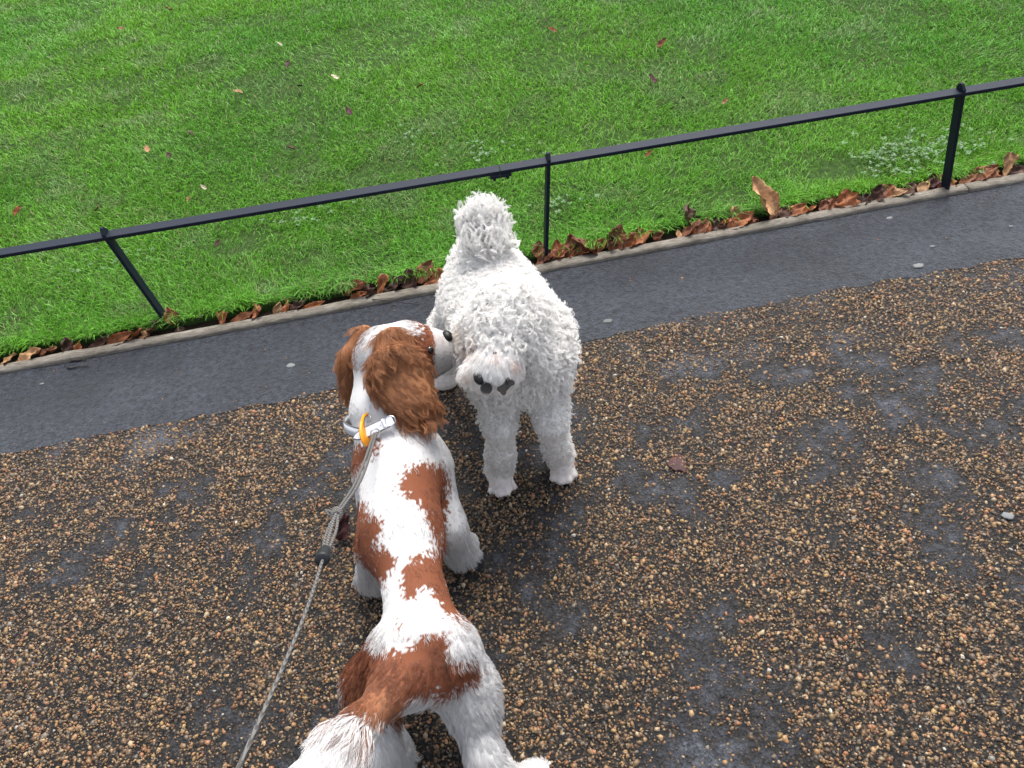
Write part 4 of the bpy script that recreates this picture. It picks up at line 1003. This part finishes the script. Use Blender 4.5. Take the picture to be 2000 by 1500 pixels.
me = mesh_np('body', SV, SF); gN = grad(S_, SV); pid = blend(S_, SV, 'fl')[1]; colattr(me, coat(SV, gN, pid)[0]*.9); link('body', me, attr_mat('spaniel_skin', .8, .2), sd_)
def silky(n, nclump):
    P = sample(SV, SF, n); P = P[P[:, 2] > .012]
    # more hair on ears, head and tail
    ex = sample(SV, SF, n); _, pe = blend(S_, ex, 'fl'); ex = ex[np.isin(szone[pe], (1, 2, 3, 8, 9))]; P = np.concatenate([P, ex])
    for _ in range(3):
        ex = sample(SV, SF, n//2); _, pe = blend(S_, ex, 'fl'); P = np.concatenate([P, ex[szone[pe] == 9]])
    Nn = grad(S_, P); fl, pid = blend(S_, P, 'fl'); c, brown, zone = coat(P, Nn, pid); m = len(P)
    T = norm(fl+RNG.normal(0, .05, fl.shape)); T = norm(T-(T*Nn).sum(1, keepdims=True)*Nn)
    L = np.full(m, .018); lift = np.full(m, .26); droop = np.full(m, .15); amp = np.full(m, .0012); pullv = np.full(m, .28)
    for z, (l, li, dr, am, pu) in {1: (.018, .22, .1, .0006, .3), 2: (.010, .38, .1, .0006, .3), 3: (.050, .14, .5, .0045, .8), 4: (.016, .4, .1, .0008, .4), 6: (.016, .6, .5, .0016, .6), 7: (.026, .45, .4, .0018, .6), 8: (.026, .4, .3, .0016, .4), 9: (.070, .8, .2, .004, .3), 5: (.016, .25, .2, .0008, .4)}.items():
        k = zone == z; L[k] = l; lift[k] = li; droop[k] = dr; amp[k] = am; pullv[k] = pu
    bk = (zone == 6) & (Nn[:, 1] < -.2); L[bk] = .042
    bk = (zone == 7) & (Nn[:, 1] < -.3) & (P[:, 2] < .2); L[bk] = .045; droop[bk] = .8
    bel = (zone == 0) & (Nn[:, 2] < -.2); L[bel] = .035; droop[bel] = .8
    cl = RNG.permutation(m)[:nclump]; g = cl[nearest(kd_of(P[cl]), P)]
    sw = RNG.normal(0, .10, m); ph = RNG.uniform(0, 6.28, m); B = np.cross(Nn, T); Tg = norm(T*np.cos(sw[g])[:, None]+B*np.sin(sw[g])[:, None])
    S = 8; Lh = L*RNG.uniform(.65, 1.15, m); base = hair_paths(P, Nn, Tg, Lh, lift, droop, S); tt = np.linspace(0, 1, S)
    same = (brown == brown[g]) | (zone == 9); pull = (pullv*same)[:, None, None]*(tt**1.2)[None, :, None]
    out = base*(1-pull)+(base[g]+(P-P[g])[:, None]*.3)*pull
    a = ph[g][:, None]+2*math.pi*1.15*tt[None]+RNG.normal(0, .3, (m, 1)); env = amp[:, None]*np.minimum(tt*1.5, 1)[None]
    out += (np.sin(a)-np.sin(a[:, :1]))[..., None]*env[..., None]*B[:, None]+(np.cos(a)-np.cos(a[:, :1]))[..., None]*env[..., None]*.6*Nn[:, None]
    out[..., 2] = np.maximum(out[..., 2], .004)
    tone = RNG.uniform(.88, 1.12, m); tone = np.where(brown | (zone == 3), tone[g]*RNG.uniform(.8, 1.2, m), .80+.2*RNG.random(m)+.16*RNG.random(m)[g])
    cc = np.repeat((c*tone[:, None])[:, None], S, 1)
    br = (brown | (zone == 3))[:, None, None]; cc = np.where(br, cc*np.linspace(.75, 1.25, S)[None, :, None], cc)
    return out, cc
pts, cc = silky(105000, 9000)
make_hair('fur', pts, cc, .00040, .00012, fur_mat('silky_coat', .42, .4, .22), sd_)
fr_ = frame(hd)
lathe_blob('nose', hit(S_, 873, 657, -.005), (.0160, .0125, .0120), sd_, nose_m, fr_)
lathe_blob('eye', hit(S_, 839, 684, -.006), (.0095, .0095, .0095), sd_, eye_m)
lathe_blob('eye', skc+hd*.058-hs_*.038+hu*.012, (.0085, .0085, .0085), sd_, eye_m)
# collar
ncol = norm(nk-(wi+[-.01, .05, .01])+np.array([.035, 0, .02])); cc0 = nk-ncol*.030
colm = mat('white_leather', (.62, .63, .65), .38, .5); edm = mat('leather_edge', (.10, .10, .11), .6); stm = mat('steel', (.45, .45, .46), .25, .5, .9)
collar = empty('dog_collar', cc0, label='white leather collar with dark edging around the spaniel\'s neck', cat='collar')
def band(name, pts, nrm, wdir, wid, th, m, parent):
    bm = bmesh.new(); R_ = []
    for p, nn, wv in zip(pts, nrm, wdir):
        p, nn, wv = Vector(p), Vector(nn), Vector(wv); R_.append([bm.verts.new(p+wv*a*wid/2+nn*b*th/2) for a, b in ((-1, -1), (1, -1), (1, 1), (-1, 1))])
    for a, b in zip(R_[:-1], R_[1:]):
        for q in range(4): bm.faces.new((a[q], a[(q+1) % 4], b[(q+1) % 4], b[q]))
    bm.faces.new(R_[0]); bm.faces.new(R_[-1][::-1]); bmesh.ops.recalc_face_normals(bm, faces=bm.faces)
    me = bpy.data.meshes.new(name); bm.to_mesh(me); bm.free(); return link(name, me, m, parent)
U_ = norm(np.cross(ncol, [1, 0, 0])); V_ = np.cross(ncol, U_); RC = .071
A_ = np.linspace(0, 2*math.pi, 49); rd = np.cos(A_)[:, None]*U_+np.sin(A_)[:, None]*V_
strap = band('strap', cc0+rd*RC, rd, np.repeat(ncol[None], 49, 0), .020, .0032, colm, collar)
for s_ in (-1, 1): band('edging', cc0+rd*(RC+.0004)+ncol*s_*.0100, rd, np.repeat(ncol[None], 49, 0), .0016, .0034, edm, strap)
# free end of the strap, lying across the back of the neck to the left
ea, eb = hit(S_, 768, 820, .026), hit(S_, 715, 845, .026); eb = ea+(eb-ea)*1.5; dirn = norm(eb-ea); nup = norm(np.array([-.1, -.55, .8])); wv = norm(np.cross(nup, dirn)); nup = np.cross(dirn, wv)
def flat_strap(name, w0, off, m, par):
    out = [(0, -w0), (.78, -w0), (.93, -w0*.55), (1, 0), (.93, w0*.55), (.78, w0), (0, w0)]; Lr = np.linalg.norm(eb-ea)
    M = Matrix.Translation(Vector(ea+nup*off)) @ Matrix((Vector(dirn), Vector(wv), Vector(nup))).transposed().to_4x4()
    return prism(name, [(a*Lr*(1 if w0 > .010 else .97), b) for a, b in out], .0018, m, par, M, .0004)
send = flat_strap('strap_end', .0092, .0013, colm, collar); flat_strap('edging', .0112, 0, edm, send)
bk = ea+dirn*.006; ring_mesh('buckle', bk+nup*.002, .0105, .0016, nup, stm, collar, 1.0, 4*6, 6)
kp = ea+dirn*.02; band('keeper', [kp+wv*w_*.0105+nup*.0035 for w_ in np.linspace(-1, 1, 5)], [nup]*5, [dirn]*5, .006, .0022, colm, collar)
for t_ in (.36, .55): 
    lathe_blob('eyelet', ea+dirn*t_*.05+nup*.0034, (.0011, .0011, .0005), send, edm, None, 8)
dr = hit(S_, 733, 846, .034); ring_mesh('lead_ring', dr, .009, .0014, nup+np.array([.4, 0, 0]), stm, collar)
# orange tag
om = mat('orange_plastic', (.90, .33, .012), .35, .5); op = hit(S_, 716, 838, .022)
ot = empty('orange_tag', op, label='bright orange plastic oval tag clipped under the spaniel\'s collar strap', cat='tag')
ax_ = norm(at(722, 800, .41)-at(708, 876, .405)); sdv = norm(np.cross(ax_, FW)); nrm_ = norm(np.cross(sdv, ax_)*.45+sdv*.9)
wd_ = norm(np.cross(nrm_, ax_)); op = op-nup*.004
def oval(z0, a, b, n=28): return [op+ax_*(z0+math.cos(t)*a)+wd_*math.sin(t)*b for t in np.linspace(0, 2*math.pi, n, endpoint=False)]
M = Matrix.Translation(Vector(op)) @ Matrix((Vector(wd_), Vector(ax_), Vector(nrm_))).transposed().to_4x4()
bm = bmesh.new(); ro, ri = [], []
nn_ = 32
for z_ in (-.0025, .0025):
    for i in range(nn_):
        a = 2*math.pi*i/nn_; ro.append(bm.verts.new((math.sin(a)*.024, math.cos(a)*.040, z_)))
        hole = .62 if math.cos(a) > -.1 else .3
        ri.append(bm.verts.new((math.sin(a)*.0150, .014+math.cos(a)*.0195, z_)))
for i in range(nn_):
    j = (i+1) % nn_
    bm.faces.new((ro[i], ro[j], ri[j], ri[i])); bm.faces.new((ro[nn_+j], ro[nn_+i], ri[nn_+i], ri[nn_+j]))
    bm.faces.new((ro[j], ro[i], ro[nn_+i], ro[nn_+j])); bm.faces.new((ri[i], ri[j], ri[nn_+j], ri[nn_+i]))
bmesh.ops.recalc_face_normals(bm, faces=bm.faces); bmesh.ops.bevel(bm, geom=[e for e in bm.edges if e.calc_face_angle(0) > 1], offset=.0011, segments=2, affect='EDGES')
bmesh.ops.transform(bm, matrix=M, verts=bm.verts); me = bpy.data.meshes.new('loop'); bm.to_mesh(me); bm.free(); link('loop', me, om, ot)
ring_mesh('split_ring', op+ax_*.026+nup*.008, .0075, .001, wd_+ax_*.4, stm, ot)

# ------------------------------------------------------------------ lead
cm = mat('grey_cord', (.20, .19, .18), .8, .2); n = N(cm)
wv_ = n.new('TexWave'); wv_.inputs['Scale'].default_value = 150; wv_.inputs['Distortion'].default_value = 1.5; wv_.bands_direction = 'DIAGONAL'
n.l(n.new('TexCoord').outputs['Object'], wv_.inputs['Vector'])
n.l(n.ramp(wv_.outputs['Fac'], [(.2, (.07, .067, .064)), (.7, (.155, .148, .14))]), n.b.inputs['Base Color']); n.l(n.bump(wv_.outputs['Fac'], .6, .001), n.b.inputs['Normal'])
rub = mat('black_rubber', (.012, .013, .015), .5, .4)
def tube(name, pts, r, m, parent, seg=8):
    pts = [Vector(p) for p in pts]; bm = bmesh.new(); R_ = []; r = r if hasattr(r, '__len__') else [r]*len(pts)
    for k, p in enumerate(pts):
        d = (pts[min(k+1, len(pts)-1)]-pts[max(k-1, 0)]).normalized(); u = d.cross(Vector((.3, .2, 1))).normalized(); v = d.cross(u)
        R_.append([bm.verts.new(p+(u*math.cos(q*2*math.pi/seg)+v*math.sin(q*2*math.pi/seg))*r[k]) for q in range(seg)])
    for a, b in zip(R_[:-1], R_[1:]):
        for q in range(seg): bm.faces.new((a[q], a[(q+1) % seg], b[(q+1) % seg], b[q]))
    bm.faces.new(R_[0]); bm.faces.new(R_[-1][::-1]); bmesh.ops.recalc_face_normals(bm, faces=bm.faces)
    me = bpy.data.meshes.new(name); bm.to_mesh(me); bm.free(); return link(name, me, m, parent)
def spline(P, n=24):
    P = np.array(P); P = np.concatenate([2*P[:1]-P[1:2], P, 2*P[-1:]-P[-2:-1]]); out = []
    for i in range(1, len(P)-2):
        for t in np.linspace(0, 1, n, endpoint=False):
            out.append(.5*((2*P[i])+(-P[i-1]+P[i+1])*t+(2*P[i-1]-5*P[i]+4*P[i+1]-P[i+2])*t*t+(-P[i-1]+3*P[i]-3*P[i+1]+P[i+2])*t**3))
    out.append(P[-2]); return out
kn, sp_, en = at(658, 1003, .47), at(634, 1082, .515), at(462, 1510, .80)
lead = empty('dog_lead', kn, label='grey braided cord lead running from the spaniel\'s collar to the lower left', cat='lead')
off = np.array([.0042, .0008, 0])
for s_ in (-1, 1):
    tube('loop_cord', spline([dr+off*.6*s_, at(702, 935, .44)+off*s_, kn+off*.8*s_], 10), .0027, cm, lead)
    tube('loop_cord', spline([kn+off*.5*s_, (kn+sp_)/2+off*1.9*s_, sp_+off*.9*s_], 10), .0027, cm, lead)
tube('loop_cord', spline([kn+np.array([0, 0, .003]), (kn+sp_)/2+[0, 0, .004], sp_], 10), .003, cm, lead)
dl = norm(sp_-kn)
for q, (rr, o_) in enumerate(((.0072, 0), (.0076, .006), (.0068, .011))): ring_mesh('knot', kn+dl*(o_-.005), rr, .0035, dl+np.array([.3*(q-1), .2, .25*q]), cm, lead)
tube('cord_tail', spline([kn+[-.006, 0, .004], kn+[-.017, .006, .006], kn+[-.012, -.004, .002]], 6), .0026, cm, lead)
d2 = norm(en-sp_); s0 = sp_-d2*.012
tube('stopper', [s0, s0+d2*.003, s0+d2*.016, s0+d2*.026, s0+d2*.034, s0+d2*.036], [.009, .0115, .0125, .0105, .0118, .009], rub, lead, 14)
far_ = at(395, 1680, .93)
tube('cord', spline([sp_, (sp_*.6+en*.4)+[0, 0, -.012], en, far_], 20), .0026, cm, lead)
